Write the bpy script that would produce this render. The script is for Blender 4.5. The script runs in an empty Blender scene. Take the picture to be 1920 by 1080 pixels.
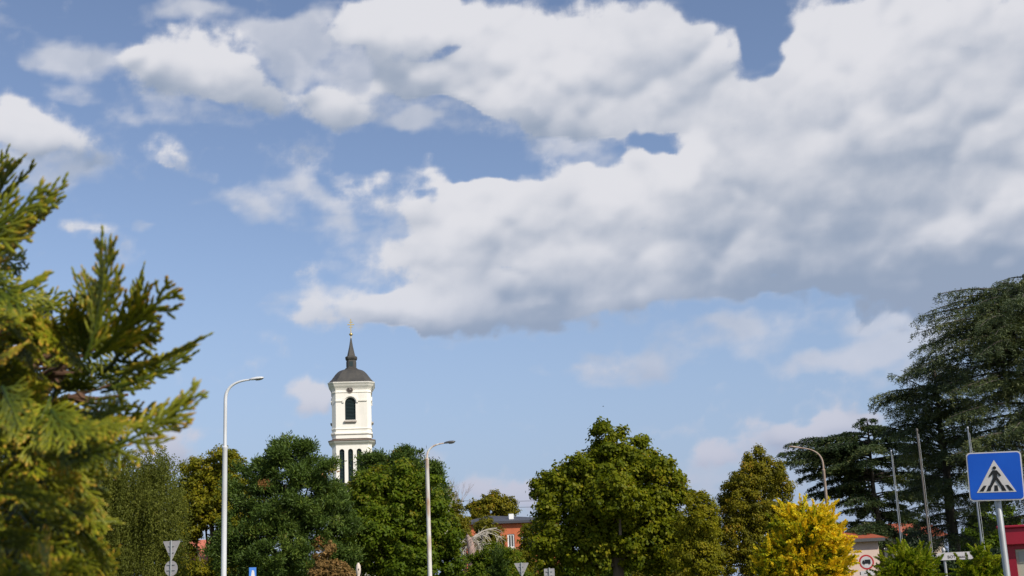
import bpy, math, random
import numpy as np
from mathutils import Vector, Matrix
R = math.radians
rng = np.random.default_rng(7)
random.seed(7)
scene = bpy.context.scene
col = scene.collection

# ------------------------------------------------------------------ camera
FPX, PITCH, ROLL = 2395.0, R(13.27), R(2.45)
F_ = Vector((0, math.cos(PITCH), math.sin(PITCH)))
U0 = Vector((0, -math.sin(PITCH), math.cos(PITCH)))
R0 = Vector((1, 0, 0))
RC = math.cos(ROLL) * R0 - math.sin(ROLL) * U0
UC = math.cos(ROLL) * U0 + math.sin(ROLL) * R0
CAM = Vector((0, 0, 1.6))
cam_d = bpy.data.cameras.new('camera'); cam = bpy.data.objects.new('camera', cam_d); col.objects.link(cam)
m = Matrix((RC, UC, -F_)).transposed().to_4x4(); m.translation = CAM
cam.matrix_world = m
cam_d.sensor_width = 36; cam_d.lens = 36 * FPX / 1920
cam_d.clip_start = 0.05; cam_d.clip_end = 6000
cam_d.dof.use_dof = True; cam_d.dof.focus_distance = 45; cam_d.dof.aperture_fstop = 17
scene.camera = cam

def P(px, py, d):
    v = F_ + RC * ((px - 960) / FPX) + UC * ((540 - py) / FPX)
    return CAM + v * (d / v.y)

# ------------------------------------------------------------------ sun, sky, exposure
SUN_EL, SUN_AZ = R(40), R(180 - 43)            # azimuth clockwise from +Y: right of and behind the camera
sd = Vector((math.sin(SUN_AZ) * math.cos(SUN_EL), math.cos(SUN_AZ) * math.cos(SUN_EL), math.sin(SUN_EL)))
sl = bpy.data.lights.new('sun', 'SUN'); sl.energy = 4.8; sl.angle = R(0.5); sl.color = (1.0, 0.94, 0.83)
so = bpy.data.objects.new('sun', sl); col.objects.link(so)
so.rotation_euler = sd.to_track_quat('Z', 'Y').to_euler()
scene.view_settings.view_transform = 'Standard'; scene.view_settings.look = 'None'
scene.view_settings.exposure = 0.0; scene.view_settings.gamma = 1.0

world = bpy.data.worlds.new('World'); scene.world = world; world.use_nodes = True
nt = world.node_tree; nt.nodes.clear(); L_ = nt.links.new
def N(t, **kw):
    n = nt.nodes.new(t)
    for k, v in kw.items(): setattr(n, k, v)
    return n
def setin(sock, v):
    if hasattr(v, 'is_linked') or isinstance(v, bpy.types.NodeSocket): L_(v, sock)
    else: sock.default_value = v
def M(op, a, b=0.0, c=0.0, clamp=False):
    n = N('ShaderNodeMath', operation=op); n.use_clamp = clamp
    setin(n.inputs[0], a); setin(n.inputs[1], b); setin(n.inputs[2], c)
    return n.outputs[0]
def VM(op, a, b=(0, 0, 0)):
    n = N('ShaderNodeVectorMath', operation=op); setin(n.inputs[0], a); setin(n.inputs[1], b); return n.outputs[0]
def SMOOTH(v, lo, hi, a=0.0, b=1.0):
    n = N('ShaderNodeMapRange', interpolation_type='SMOOTHSTEP')
    setin(n.inputs[0], v); n.inputs[1].default_value = lo; n.inputs[2].default_value = hi
    n.inputs[3].default_value = a; n.inputs[4].default_value = b
    return n.outputs[0]
def MIX(f, a, b):
    n = N('ShaderNodeMix', data_type='RGBA'); setin(n.inputs[0], f); setin(n.inputs[6], a); setin(n.inputs[7], b); return n.outputs[2]
BG = 0.1
sky = N('ShaderNodeTexSky', sky_type='NISHITA'); sky.sun_disc = False
sky.sun_elevation = SUN_EL; sky.sun_rotation = SUN_AZ
SKY_AIR, SKY_DUST, SKY_OZONE = 1.0, 0.6, 3.0
SKYTINT = (1.46, 1.29, 1.26)
CLOUD_DARK, CLOUD_LIGHT, CLOUD_LOW = (0.30, 0.365, 0.48, 1), (0.76, 0.76, 0.80, 1), (0.62, 0.53, 0.58, 1)
HAZE_LOW, HAZE_COL = 0.85, (0.27, 0.37, 0.59, 1)
CLOUDS = [(345,115,140,62,0,1),(450,160,95,50,-15,.9),(240,110,60,35,0,.5),(60,245,160,62,-8,1.1),
 (640,195,120,60,-12,1.15),(1000,195,190,65,-22,1.2),(1190,200,150,70,0,1.2),(850,375,110,50,10,1.0),(1180,330,120,55,0,1.0),(760,150,70,35,0,.6),(740,45,220,70,0,1.1),(830,150,120,50,0,.8),(960,110,210,90,-15,1.1),(1200,90,230,100,0,1.2),(1000,200,200,60,-25,.8),(1300,200,150,80,0,.7),
 (1570,90,150,110,0,1.2),(1800,130,260,170,0,1.2),(1650,330,380,200,0,1.3),(1880,420,260,180,0,1.1),(1420,300,150,180,0,1),
 (930,390,200,75,15,1.0),(1200,400,280,110,0,1.1),(840,500,260,80,5,1.0),(1350,480,280,120,0,1.1),(700,590,220,36,3,.9),
 (1000,570,330,55,0,.9),(740,430,90,50,20,.5),(1750,490,330,80,0,.9),(1050,470,250,110,0,.8),
 (600,760,45,36,-20,.8),(330,850,60,60,0,.8),(950,925,85,38,-4,.9),(1550,812,95,34,8,.9),(1400,845,170,34,8,.8),
 (1160,688,75,24,0,.5),(160,412,60,28,-10,.8),(320,285,52,22,-15,.5)]
WISPS = [(1000,290,120,60,-20,.5),(1300,160,120,60,0,.6),(740,120,140,70,0,.5),(1480,560,140,50,0,.4),(620,120,180,90,0,.7),(820,220,160,60,-15,.8),(640,470,130,80,10,.5),(560,570,160,40,0,.5),(760,370,90,50,20,.5),(1130,250,120,50,0,.5),(420,60,140,60,0,.6),(200,150,160,80,0,.5),(1500,640,260,50,0,.28),(1380,600,70,30,0,.5),(1530,660,60,26,0,.6),(60,240,180,90,0,.6),(120,85,95,45,0,1.0),(530,100,95,60,0,1.1),(465,375,95,50,-15,.85),(560,365,80,40,-40,.9),(330,15,110,35,0,.9),
 (790,235,60,28,0,.7),(640,340,40,20,0,.9),(230,220,60,40,0,.45),(135,165,50,40,0,.45),(1320,650,180,50,0,.6),
 (1570,670,150,34,8,.75),(1690,620,110,80,20,.8),(1160,690,120,45,0,.7),(1420,890,300,80,5,.8),(995,865,35,16,0,.8),
 (815,870,35,30,-30,.9),(285,412,30,20,0,.5),(1030,685,50,25,0,.5),(30,30,50,20,0,.5),(1500,590,300,40,0,.5),(1800,660,150,80,0,.5),
 (1200,330,160,60,0,.6),(680,450,120,90,0,.6),(600,540,150,50,0,.5),(800,110,200,80,0,.4),(1080,260,150,80,0,.35),(340,190,180,40,0,.5),(60,310,150,40,0,.7),(950,960,120,60,0,.5),(560,60,100,60,0,.5)]
GAPS = [(950,505,50,14,0,.5),(1100,380,60,25,0,.3),(640,520,60,30,20,.4),(600,35,35,25,-30,.5),(1480,560,90,20,0,.5),(1410,85,42,75,5,1.5),(1440,30,50,40,0,1.0),(1110,285,85,42,-12,1.7),(1240,262,80,22,-15,1.0),(830,95,60,22,10,.9),(1335,20,70,25,0,.8),
 (870,290,130,30,-20,1.0),(560,30,60,40,-40,.5),(1010,325,70,25,0,.5),(940,500,60,18,0,.3)]
SHADES = [(1750,540,420,70,0,1.5),(1700,310,220,80,15,.7),(1330,400,80,120,-20,.55),(1500,480,260,120,0,.7),(1100,520,260,50,0,.35),(40,295,150,30,0,.5),(1170,420,120,40,0,.3),(850,600,300,26,0,.3),(1250,120,120,40,-10,.3),(1600,400,80,60,30,.4),(1050,200,100,40,20,.25)]
LIGHTS = [(850,345,90,25,10,.5),(1200,300,80,20,0,.5),(700,560,140,25,5,.5),(840,440,100,40,15,.4),(1380,500,40,25,0,.4),(1620,60,60,60,0,.3),(780,50,120,30,0,.4),(1060,70,120,30,-20,.3),(640,170,60,30,0,.3),(340,90,130,50,0,.6),(80,215,140,45,-8,.6),(1560,70,110,100,-10,1.0),(1620,180,40,80,0,.4),(1310,310,45,60,-30,.9),(1000,130,160,50,-20,.5),(1280,80,120,50,0,.5),(1800,60,200,50,10,.6),
 (1870,230,160,30,10,.6),(720,30,180,50,0,.5),(1150,360,80,50,0,.5),(900,370,130,40,15,.5),(1850,400,120,20,10,.5),(1540,795,80,25,0,.4),(600,750,40,25,0,.4),(950,905,80,20,0,.2),(1560,360,60,40,-30,.3),(1000,560,60,14,0,.5),(1780,440,120,18,10,.4)]

sky.air_density = SKY_AIR; sky.dust_density = SKY_DUST; sky.ozone_density = SKY_OZONE; sky.altitude = 100
bg = N('ShaderNodeBackground'); bg.inputs['Strength'].default_value = BG
L_(VM('MULTIPLY', sky.outputs[0], SKYTINT), bg.inputs[0])
wo = N('ShaderNodeOutputWorld'); L_(bg.outputs[0], wo.inputs[0])
world.cycles.sampling_method = 'MANUAL'; world.cycles.sample_map_resolution = 512

# ------------------------------------------------------------------ clouds: a far vault carrying cloud density and painted light and shade
def azel(px, py):
    d = (P(px, py, 10) - CAM).normalized()
    return math.degrees(math.atan2(d.x, d.y)), math.degrees(math.asin(d.z))
_pr = np.random.default_rng(11)
_perm = _pr.permutation(256); _perm = np.concatenate([_perm, _perm, _perm])
_grad = _pr.normal(size=(256, 3)); _grad /= np.linalg.norm(_grad, axis=1)[:, None]
def perlin(p):
    i = np.floor(p).astype(int); f = p - i; i &= 255
    w = f * f * f * (f * (f * 6 - 15) + 10)
    r = 0
    for dx in (0, 1):
        for dy in (0, 1):
            for dz in (0, 1):
                g = _grad[_perm[_perm[_perm[i[..., 0] + dx] + i[..., 1] + dy] + i[..., 2] + dz]]
                v = g[..., 0] * (f[..., 0] - dx) + g[..., 1] * (f[..., 1] - dy) + g[..., 2] * (f[..., 2] - dz)
                wx = w[..., 0] if dx else 1 - w[..., 0]; wy = w[..., 1] if dy else 1 - w[..., 1]; wz = w[..., 2] if dz else 1 - w[..., 2]
                r = r + v * wx * wy * wz
    return r * 1.5
def fbm(p, octv, rough=0.55, billow=False):
    a, t, s = 1.0, 0.0, 0
    for o in range(octv):
        n = perlin(p * 2.03 ** o + 17.3 * o)
        if billow: n = 0.42 - np.abs(n) * 1.9
        s = s + a * n; t += a; a *= rough
    return s / t
def sstep(x, lo, hi):
    x = np.clip((x - lo) / (hi - lo), 0, 1); return x * x * (3 - 2 * x)
def dirs(A, E):
    a, e = np.radians(A), np.radians(E)
    return np.stack([np.sin(a) * np.cos(e), np.cos(a) * np.cos(e), np.sin(e)], -1)
def cloud_grid(step=0.14):
    ga = np.arange(-50, 50.01, step); ge = np.arange(-2, 45.01, step)
    A, E = np.meshgrid(ga, ge)
    D = dirs(A, E); D[..., 2] *= 1.35
    wx = fbm(D * 9 + 3, 4); wy = fbm(D * 9 + 31, 4)
    wx2 = fbm(D * 34 + 5, 3); wy2 = fbm(D * 34 + 41, 3)
    AW = A + wx * 1.7 + wx2 * 0.8; EW = E + wy * 1.4 + wy2 * 0.7
    def blobs(lst, flat=0.55, a=AW, e=EW):
        s = np.zeros_like(A)
        for b in lst:
            px, py, rx, ry, rot, w = b
            ca, ce = azel(px, py); k = 0.0239; c = math.cos(R(ce))
            x = (a - ca) * c; y = e - ce; t = R(rot)
            u = (x * math.cos(t) + y * math.sin(t)) / (rx * k); v = (-x * math.sin(t) + y * math.cos(t)) / (ry * k)
            s += w * sstep(1.25 - np.sqrt(u * u + v * v), 0, 0.95)
        return s
    base = fbm(D * 15 + 7, 5, 0.52)
    bil = fbm(D * 26 + 90, 4, 0.5, True)
    d0 = base * 1.25 + bil * 0.75
    cov = np.minimum(blobs(CLOUDS), 1.25) - blobs(GAPS) * np.clip(.85 + bil * .9 + base * .6, .3, 1.4)
    thin = blobs(WISPS) * 0.95 + fbm(D * (14, 14, 20) + 55, 5, 0.62) * 1.35 - 0.40
    # light painted on each puff: how much cloud lies between it and the light, up and to the side
    def shift(arr, da, de):
        i = int(round(de / step)); j = int(round(da / step))
        return np.roll(np.roll(arr, -i, 0), -j, 1)
    dens = cov + d0 * 0.9 - 0.42
    h = np.clip(cov, 0, 1.3) * 0.9 + base * 0.9 + bil * 0.45
    rel = np.zeros_like(A); 
    for q, wgt in ((0.28, 1.1), (0.56, 0.8), (1.1, 0.9), (2.0, 0.7)):
        rel += wgt * (h - shift(h, -0.45 * q, 0.9 * q))
    # billows: heaps of overlapping domes whose slopes set the painted light and shade
    rp = np.random.default_rng(4); hgt = np.full_like(A, -9.0)
    covs = np.clip(blobs(CLOUDS, a=A, e=E) - blobs(GAPS, a=A, e=E) * .9, 0, 1.3)
    jj, ii_ = np.nonzero(covs > .22)
    for rad, num in ((2.3, 260), (1.25, 900), (0.65, 2600), (0.36, 4200)):
        pick = rp.integers(0, len(jj), num)
        for a_, b_ in zip(jj[pick], ii_[pick]):
            r_ = rad * rp.uniform(.6, 1.15); kk = int(r_ / step) + 2
            y0, y1, x0, x1 = max(0, a_-kk), min(A.shape[0], a_+kk+1), max(0, b_-kk), min(A.shape[1], b_+kk+1)
            q = r_*r_ - (A[y0:y1, x0:x1] - A[a_, b_] - wx2[y0:y1, x0:x1]*.5)**2 - ((E[y0:y1, x0:x1] - E[a_, b_] - wy2[y0:y1, x0:x1]*.5)*1.15)**2
            z_ = np.where(q > 0, np.sqrt(np.maximum(q, 0)), -9) + covs[a_, b_]*3.2 + (2.3 - rad)*.62
            hgt[y0:y1, x0:x1] = np.maximum(hgt[y0:y1, x0:x1], np.where(q > 0, z_, -9))
    inside = hgt > -5
    hf = np.where(inside, hgt, 0.0)
    def blur(x, n):
        for _ in range(n):
            x = (x + np.roll(x, 1, 0) + np.roll(x, -1, 0) + np.roll(x, 1, 1) + np.roll(x, -1, 1)) / 5
        return x
    def lambert(hh, kz):
        gy, gx = np.gradient(hh, step); gx = np.clip(gx, -3, 3); gy = np.clip(gy, -3, 3)
        nn = 1 / np.sqrt(gx*gx + gy*gy + kz*kz)
        return np.clip((-gx*-.18 + -gy*.72 + kz*.62) * nn, 0, 1)
    lam = .5 * lambert(blur(hf, 1), 1.1) + .5 * lambert(blur(hf, 7), .8)
    lam = np.where(inside, lam, .75); lam = blur(lam, 1)
    soft_ = sstep(fbm(D * (7, 7, 12) + 300, 3), -.25, .35)         # some parts crisp, some veiled
    mid = fbm(D * (5, 5, 9) + 200, 4, 0.5)
    lum = 0.63 + 0.22 * np.tanh(rel * 0.5) + mid * 0.34 + (lam - .58) * (0.18 + .62 * soft_)
    lum += blobs(LIGHTS) * 0.34 - blobs(SHADES) * 0.31
    dens = dens + .30 * blur(inside * 1.0, 2) * soft_ - .12 + .38 * sstep(covs, .75, 1.2)
    veil_l = .66 + mid * .5 + base * .45; wv = 1 - sstep(dens, -.25, .35); lum = lum * (1 - wv) + np.maximum(lum, veil_l) * wv
    lum -= 0.06 * sstep(dens, 0.3, 1.4)
    fade = sstep(50 - np.abs(A), 0, 8) * sstep(45 - E, 0, 6) * sstep(E, -1.5, 0.5)
    out = sstep(np.abs(A), 24, 32) * 0.7 * sstep(fbm(D * 6 + 70, 2), -0.1, 0.35) + sstep(E, 28, 33) * 0.7 * sstep(fbm(D * 6 + 70, 2), -0.1, 0.35)
    dens = (dens + 0.42 + out) * fade - 0.42
    thin = (thin + 0.4) * fade - 0.4
    return ga, ge, D, dens, thin, lum

ga, ge, CD, dens, thin, lum = cloud_grid()
CR = 3500.0
nv, nh = len(ge), len(ga)
CA, CE = np.meshgrid(ga, ge)
cv = (dirs(CA, CE) * CR).reshape(-1, 3)
ii = np.arange(nv * nh).reshape(nv, nh)
quads = np.stack([ii[:-1, :-1], ii[:-1, 1:], ii[1:, 1:], ii[1:, :-1]], -1).reshape(-1, 4)
def quad_mesh(name, verts, quads):
    me = bpy.data.meshes.new(name)
    me.vertices.add(len(verts)); me.vertices.foreach_set('co', np.ascontiguousarray(verts, dtype=np.float32).ravel())
    k = quads.shape[1]
    me.loops.add(quads.size); me.loops.foreach_set('vertex_index', np.ascontiguousarray(quads, dtype=np.int32).ravel())
    me.polygons.add(len(quads)); me.polygons.foreach_set('loop_start', np.arange(0, quads.size, k, dtype=np.int32))
    me.polygons.foreach_set('loop_total', np.full(len(quads), k, dtype=np.int32))
    me.update(calc_edges=True)
    return me
me = quad_mesh('sky', cv, quads)
for nm, arr in (('cloud_cover', dens), ('veil', thin), ('painted_light', lum)):
    at = me.attributes.new(nm, 'FLOAT', 'POINT'); at.data.foreach_set('value', arr.astype(np.float32).ravel())
clouds = bpy.data.objects.new('sky', me); col.objects.link(clouds); clouds['kind'] = 'structure'
cm = bpy.data.materials.new('cloud_air'); cm.use_nodes = True; nt = cm.node_tree; nt.nodes.clear(); L_ = nt.links.new
cm.cycles.emission_sampling = 'NONE'
def attr(nm):
    n = N('ShaderNodeAttribute'); n.attribute_name = nm; return n.outputs['Fac']
geo = N('ShaderNodeNewGeometry')
def noise(vec, scale, detail, rough=0.55):
    n = N('ShaderNodeTexNoise'); n.inputs['Scale'].default_value = scale; n.inputs['Detail'].default_value = detail
    n.inputs['Roughness'].default_value = rough; L_(vec, n.inputs['Vector']); return n.outputs['Fac']
fine = M('SUBTRACT', noise(geo.outputs['Position'], 90 / CR, 4, 0.6), 0.5)
fld = M('ADD', attr('cloud_cover'), M('MULTIPLY', fine, 0.7))
alpha = M('ADD', M('MULTIPLY', SMOOTH(fld, -0.30, 0.55), 0.54), M('MULTIPLY', SMOOTH(fld, -0.05, 0.50), 0.43))
vl = SMOOTH(M('ADD', attr('veil'), M('MULTIPLY', fine, 0.35)), -0.05, 1.0, 0, 0.74)
alpha = M('SUBTRACT', 1.0, M('MULTIPLY', M('SUBTRACT', 1.0, alpha), M('SUBTRACT', 1.0, vl)))
lm = SMOOTH(M('ADD', attr('painted_light'), M('MULTIPLY', fine, 0.10)), 0.0, 1.05)
ccol = MIX(lm, CLOUD_DARK, CLOUD_LIGHT)
sepz = N('ShaderNodeSeparateXYZ'); L_(geo.outputs['Position'], sepz.inputs[0])
ccol = MIX(SMOOTH(sepz.outputs[2], 0, CR * 0.22, 0.5, 0.0), ccol, CLOUD_LOW)   # haze tint painted into the low clouds' colour
low = SMOOTH(sepz.outputs[2], -0.02 * CR, CR * 0.30, HAZE_LOW, 0.0)
ccol = MIX(M('DIVIDE', low, M('ADD', M('ADD', low, alpha), 0.001)), ccol, HAZE_COL)
alpha = M('SUBTRACT', 1.0, M('MULTIPLY', M('SUBTRACT', 1.0, alpha), M('SUBTRACT', 1.0, low)))
em = N('ShaderNodeEmission'); L_(ccol, em.inputs[0]); em.inputs[1].default_value = 1.0
tr = N('ShaderNodeBsdfTransparent'); mx = N('ShaderNodeMixShader')
L_(alpha, mx.inputs[0]); L_(tr.outputs[0], mx.inputs[1]); L_(em.outputs[0], mx.inputs[2])
wo = N('ShaderNodeOutputMaterial'); L_(mx.outputs[0], wo.inputs[0])
me.materials.append(cm)

# ================================================================== helpers
def mat(name, color, rough=0.6, metal=0.0, noise=None, spec=0.4):
    m_ = bpy.data.materials.new(name); m_.use_nodes = True
    t = m_.node_tree; b = t.nodes['Principled BSDF']
    b.inputs['Base Color'].default_value = (*color, 1); b.inputs['Roughness'].default_value = rough
    b.inputs['Metallic'].default_value = metal; b.inputs['Specular IOR Level'].default_value = spec
    if noise:                                      # noise = (scale, second colour, low, high, stretch)
        c2, sc, lo, hi, st = noise
        tcn = t.nodes.new('ShaderNodeTexCoord'); mp = t.nodes.new('ShaderNodeMapping'); mp.inputs['Scale'].default_value = st
        nn = t.nodes.new('ShaderNodeTexNoise'); nn.inputs['Scale'].default_value = sc; nn.inputs['Detail'].default_value = 6
        rp = t.nodes.new('ShaderNodeValToRGB')
        rp.color_ramp.elements[0].position = lo; rp.color_ramp.elements[0].color = (*color, 1)
        rp.color_ramp.elements[1].position = hi; rp.color_ramp.elements[1].color = (*c2, 1)
        t.links.new(tcn.outputs['Object'], mp.inputs[0]); t.links.new(mp.outputs[0], nn.inputs['Vector'])
        t.links.new(nn.outputs['Fac'], rp.inputs[0]); t.links.new(rp.outputs[0], b.inputs['Base Color'])
    return m_

def leaf_mat(name, stops, trans=0.3, rough=0.5, spec=0.10, tr_col=(1.5, 1.5, 0.5)):
    m_ = bpy.data.materials.new(name); m_.use_nodes = True
    t = m_.node_tree; b = t.nodes['Principled BSDF']; o = t.nodes['Material Output']
    a = t.nodes.new('ShaderNodeAttribute'); a.attribute_name = 'tint'
    rp = t.nodes.new('ShaderNodeValToRGB'); cr = rp.color_ramp
    cr.elements[0].position, cr.elements[0].color = stops[0][0], (*stops[0][1], 1)
    cr.elements[1].position, cr.elements[1].color = stops[-1][0], (*stops[-1][1], 1)
    for p_, c_ in stops[1:-1]:
        e = cr.elements.new(p_); e.color = (*c_, 1)
    t.links.new(a.outputs['Fac'], rp.inputs[0]); t.links.new(rp.outputs[0], b.inputs['Base Color'])
    b.inputs['Roughness'].default_value = rough; b.inputs['Specular IOR Level'].default_value = spec
    tl = t.nodes.new('ShaderNodeBsdfTranslucent'); mx_ = t.nodes.new('ShaderNodeMixShader'); mx_.inputs[0].default_value = trans
    vm = t.nodes.new('ShaderNodeVectorMath'); vm.operation = 'MULTIPLY'; vm.inputs[1].default_value = tr_col
    t.links.new(rp.outputs[0], vm.inputs[0]); t.links.new(vm.outputs[0], tl.inputs[0])
    t.links.new(b.outputs[0], mx_.inputs[1]); t.links.new(tl.outputs[0], mx_.inputs[2]); t.links.new(mx_.outputs[0], o.inputs[0])
    return m_

def thing(name, label, cat, loc, group=None, rz=0.0):
    o = bpy.data.objects.new(name, None); col.objects.link(o); o.location = loc; o.rotation_euler = (0, 0, rz)
    o.empty_display_size = 0.3
    o['label'] = label; o['category'] = cat
    if group: o['group'] = group
    return o
def link_mesh(name, me, mats, parent=None, loc=None):
    o = bpy.data.objects.new(name, me); col.objects.link(o)
    for q in (mats if isinstance(mats, (list, tuple)) else [mats]): me.materials.append(q)
    if parent: o.parent = parent
    if loc is not None: o.location = loc
    return o

class MB:
    def __init__(s): s.v, s.f, s.mi, s.cur = [], [], [], 0
    def add(s, vs, fs):
        n = len(s.v); s.v += [tuple(q) for q in vs]; s.f += [tuple(i + n for i in q) for q in fs]; s.mi += [s.cur] * len(fs); return s
    def box(s, x0, x1, y0, y1, z0, z1):
        return s.add([(x0,y0,z0),(x1,y0,z0),(x1,y1,z0),(x0,y1,z0),(x0,y0,z1),(x1,y0,z1),(x1,y1,z1),(x0,y1,z1)],
                     [(0,3,2,1),(4,5,6,7),(0,1,5,4),(1,2,6,5),(2,3,7,6),(3,0,4,7)])
    def loft(s, rings, cap=True):                   # rings of equal vertex count
        n = len(rings[0]); vs = [p for r in rings for p in r]; fs = []
        for k in range(len(rings) - 1):
            for i in range(n):
                j = (i + 1) % n; fs.append((k*n+i, k*n+j, (k+1)*n+j, (k+1)*n+i))
        if cap: fs += [tuple(range(n))[::-1], tuple(range((len(rings)-1)*n, len(rings)*n))]
        return s.add(vs, fs)
    def lathe(s, prof, n=16, c=(0, 0)):             # prof: (radius, z)
        return s.loft([[(c[0] + r*math.cos(2*math.pi*i/n), c[1] + r*math.sin(2*math.pi*i/n), z) for i in range(n)] for r, z in prof])
    def tube(s, pts, rad, n=8):
        pts = [Vector(p) for p in pts]; rad = rad if isinstance(rad, (list, tuple)) else [rad] * len(pts)
        rings = []; ref = Vector((0.3, 0.9, 0.2))
        for k, p in enumerate(pts):
            t = (pts[min(k+1, len(pts)-1)] - pts[max(k-1, 0)]).normalized()
            u = t.cross(ref)
            if u.length < 1e-3: u = t.cross(Vector((1, 0, 0)))
            u.normalize(); w = t.cross(u)
            rings.append([p + (u*math.cos(2*math.pi*i/n) + w*math.sin(2*math.pi*i/n)) * rad[k] for i in range(n)])
        return s.loft(rings)
    def prism(s, poly, y0, y1):                     # polygon in x,z extruded along y (front at y0)
        n = len(poly)
        vs = [(x, y0, z) for x, z in poly] + [(x, y1, z) for x, z in poly]
        fs = [tuple(range(n)), tuple(range(n, 2*n))[::-1]] + [(i, (i+n), (i+1) % n + n, (i+1) % n) for i in range(n)]
        return s.add(vs, fs)
    def build(s, name, mats, parent=None, smooth=False, loc=None, bevel=0):
        me = bpy.data.meshes.new(name); me.from_pydata(s.v, [], s.f); me.update()
        o = link_mesh(name, me, mats, parent, loc)
        if len(set(s.mi)) > 1: me.polygons.foreach_set('material_index', s.mi)
        import bmesh
        bm = bmesh.new(); bm.from_mesh(me); bmesh.ops.recalc_face_normals(bm, faces=bm.faces); bm.to_mesh(me); bm.free()
        if smooth:
            me.polygons.foreach_set('use_smooth', [True] * len(me.polygons))
            md = o.modifiers.new('edges', 'EDGE_SPLIT'); md.split_angle = R(40)
        if bevel:
            md = o.modifiers.new('bevel', 'BEVEL'); md.width = bevel; md.segments = 2; md.limit_method = 'ANGLE'
        return o

def disc_poly(cx, cz, rx, rz=None, n=24, a0=0.0, a1=2*math.pi):
    rz = rz or rx
    return [(cx + rx*math.cos(a0 + (a1-a0)*i/n), cz + rz*math.sin(a0 + (a1-a0)*i/n)) for i in range(n + (0 if abs(a1-a0-2*math.pi) < 1e-6 else 1))]
def round_rect(w, h, r, n=6):
    pts = []
    for sx, sz, a in ((1, 1, 0), (-1, 1, 90), (-1, -1, 180), (1, -1, 270)):
        for i in range(n + 1):
            t = R(a + 90 * i / n); pts.append((sx*(w/2 - r) + r*math.cos(t), sz*(h/2 - r) + r*math.sin(t)))
    return pts
def Z(px, py, d): return P(px, py, d).z
def X(px, d, py=1075): return P(px, py, d).x

# ================================================================== ground
g = MB(); S = 40
def ghash(x, y): return 0.0
gm = mat('grass_ground', (0.045, 0.07, 0.02), 0.95, noise=((0.10, 0.10, 0.045), 0.35, 0.4, 0.65, (1, 1, 1)))
g.add([(-2500, -2500, 0), (2500, -2500, 0), (2500, 3300, 0), (-2500, 3300, 0)], [(0, 1, 2, 3)])
o = g.build('ground', gm); o['kind'] = 'structure'
asph = mat('asphalt', (0.05, 0.05, 0.052), 0.9, noise=((0.075, 0.073, 0.07), 3, 0.4, 0.7, (1, 1, 1)))
r_ = MB(); r_.add([(-140, 22, 0.004), (140, 30, 0.004), (140, 37, 0.004), (-140, 29, 0.004)], [(0, 1, 2, 3)])
o = r_.build('road', asph); o['kind'] = 'structure'
mk = MB()
for i in range(44):
    x = -135 + i * 6; y = 25.5 + (x + 140) * 8 / 280
    mk.add([(x, y, 0.008), (x + 3, y + .086, 0.008), (x + 3, y + .206, 0.008), (x, y + .12, 0.008)], [(0, 1, 2, 3)])
o = mk.build('road_marking', mat('road_paint', (0.7, 0.7, 0.68), 0.7)); o['kind'] = 'structure'
pv = MB(); pv.add([(-140, 19.6, 0), (140, 27.6, 0), (140, 29.9, 0), (-140, 21.9, 0), (-140, 19.6, .12), (140, 27.6, .12), (140, 29.9, .12), (-140, 21.9, .12)],
                  [(4, 5, 6, 7), (0, 1, 5, 4), (2, 3, 7, 6)])
o = pv.build('pavement', mat('paving', (0.30, 0.29, 0.27), 0.9, noise=((0.22, 0.21, 0.2), 2, 0.4, 0.6, (1, 1, 1)))); o['kind'] = 'structure'

# ================================================================== church tower
white = mat('white_render', (0.80, 0.765, 0.69), 0.85, noise=((0.66, 0.62, 0.54), 0.5, 0.52, 0.8, (1, 1, 0.35)))
stone = mat('grey_stone_trim', (0.33, 0.29, 0.25), 0.85, noise=((0.45, 0.40, 0.35), 2, 0.4, 0.7, (1, 1, 1)))
roofm = mat('dark_sheet_roof', (0.060, 0.057, 0.052), 0.55, 0.15, noise=((0.085, 0.078, 0.066), 1.2, 0.4, 0.7, (1, 1, 0.3)))
louvre = mat('dark_green_louvre', (0.018, 0.035, 0.038), 0.5)
gold = mat('gilded_metal', (0.75, 0.55, 0.22), 0.3, 0.8)
TD = 200.0
k_ = TD / FPX
tc_ = P(661.5, 900, TD); T = thing('church_tower', 'tall white baroque church tower with dark domed roof, spire and gilt cross above the trees', 'church tower', (tc_.x, TD, 0), rz=R(6))
def tz(py): return Z(661.5, py, TD)
def octo(w, ch): return [(w-ch, -w), (w, -w+ch), (w, w-ch), (w-ch, w), (-w+ch, w), (-w, w-ch), (-w, -w+ch), (-w+ch, -w)]
def ring(w, z, ch=None):
    ch = w * 0.30 if ch is None else ch
    return [(x, y, z) for x, y in octo(w, ch)]
W = 36.5 * k_
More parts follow.
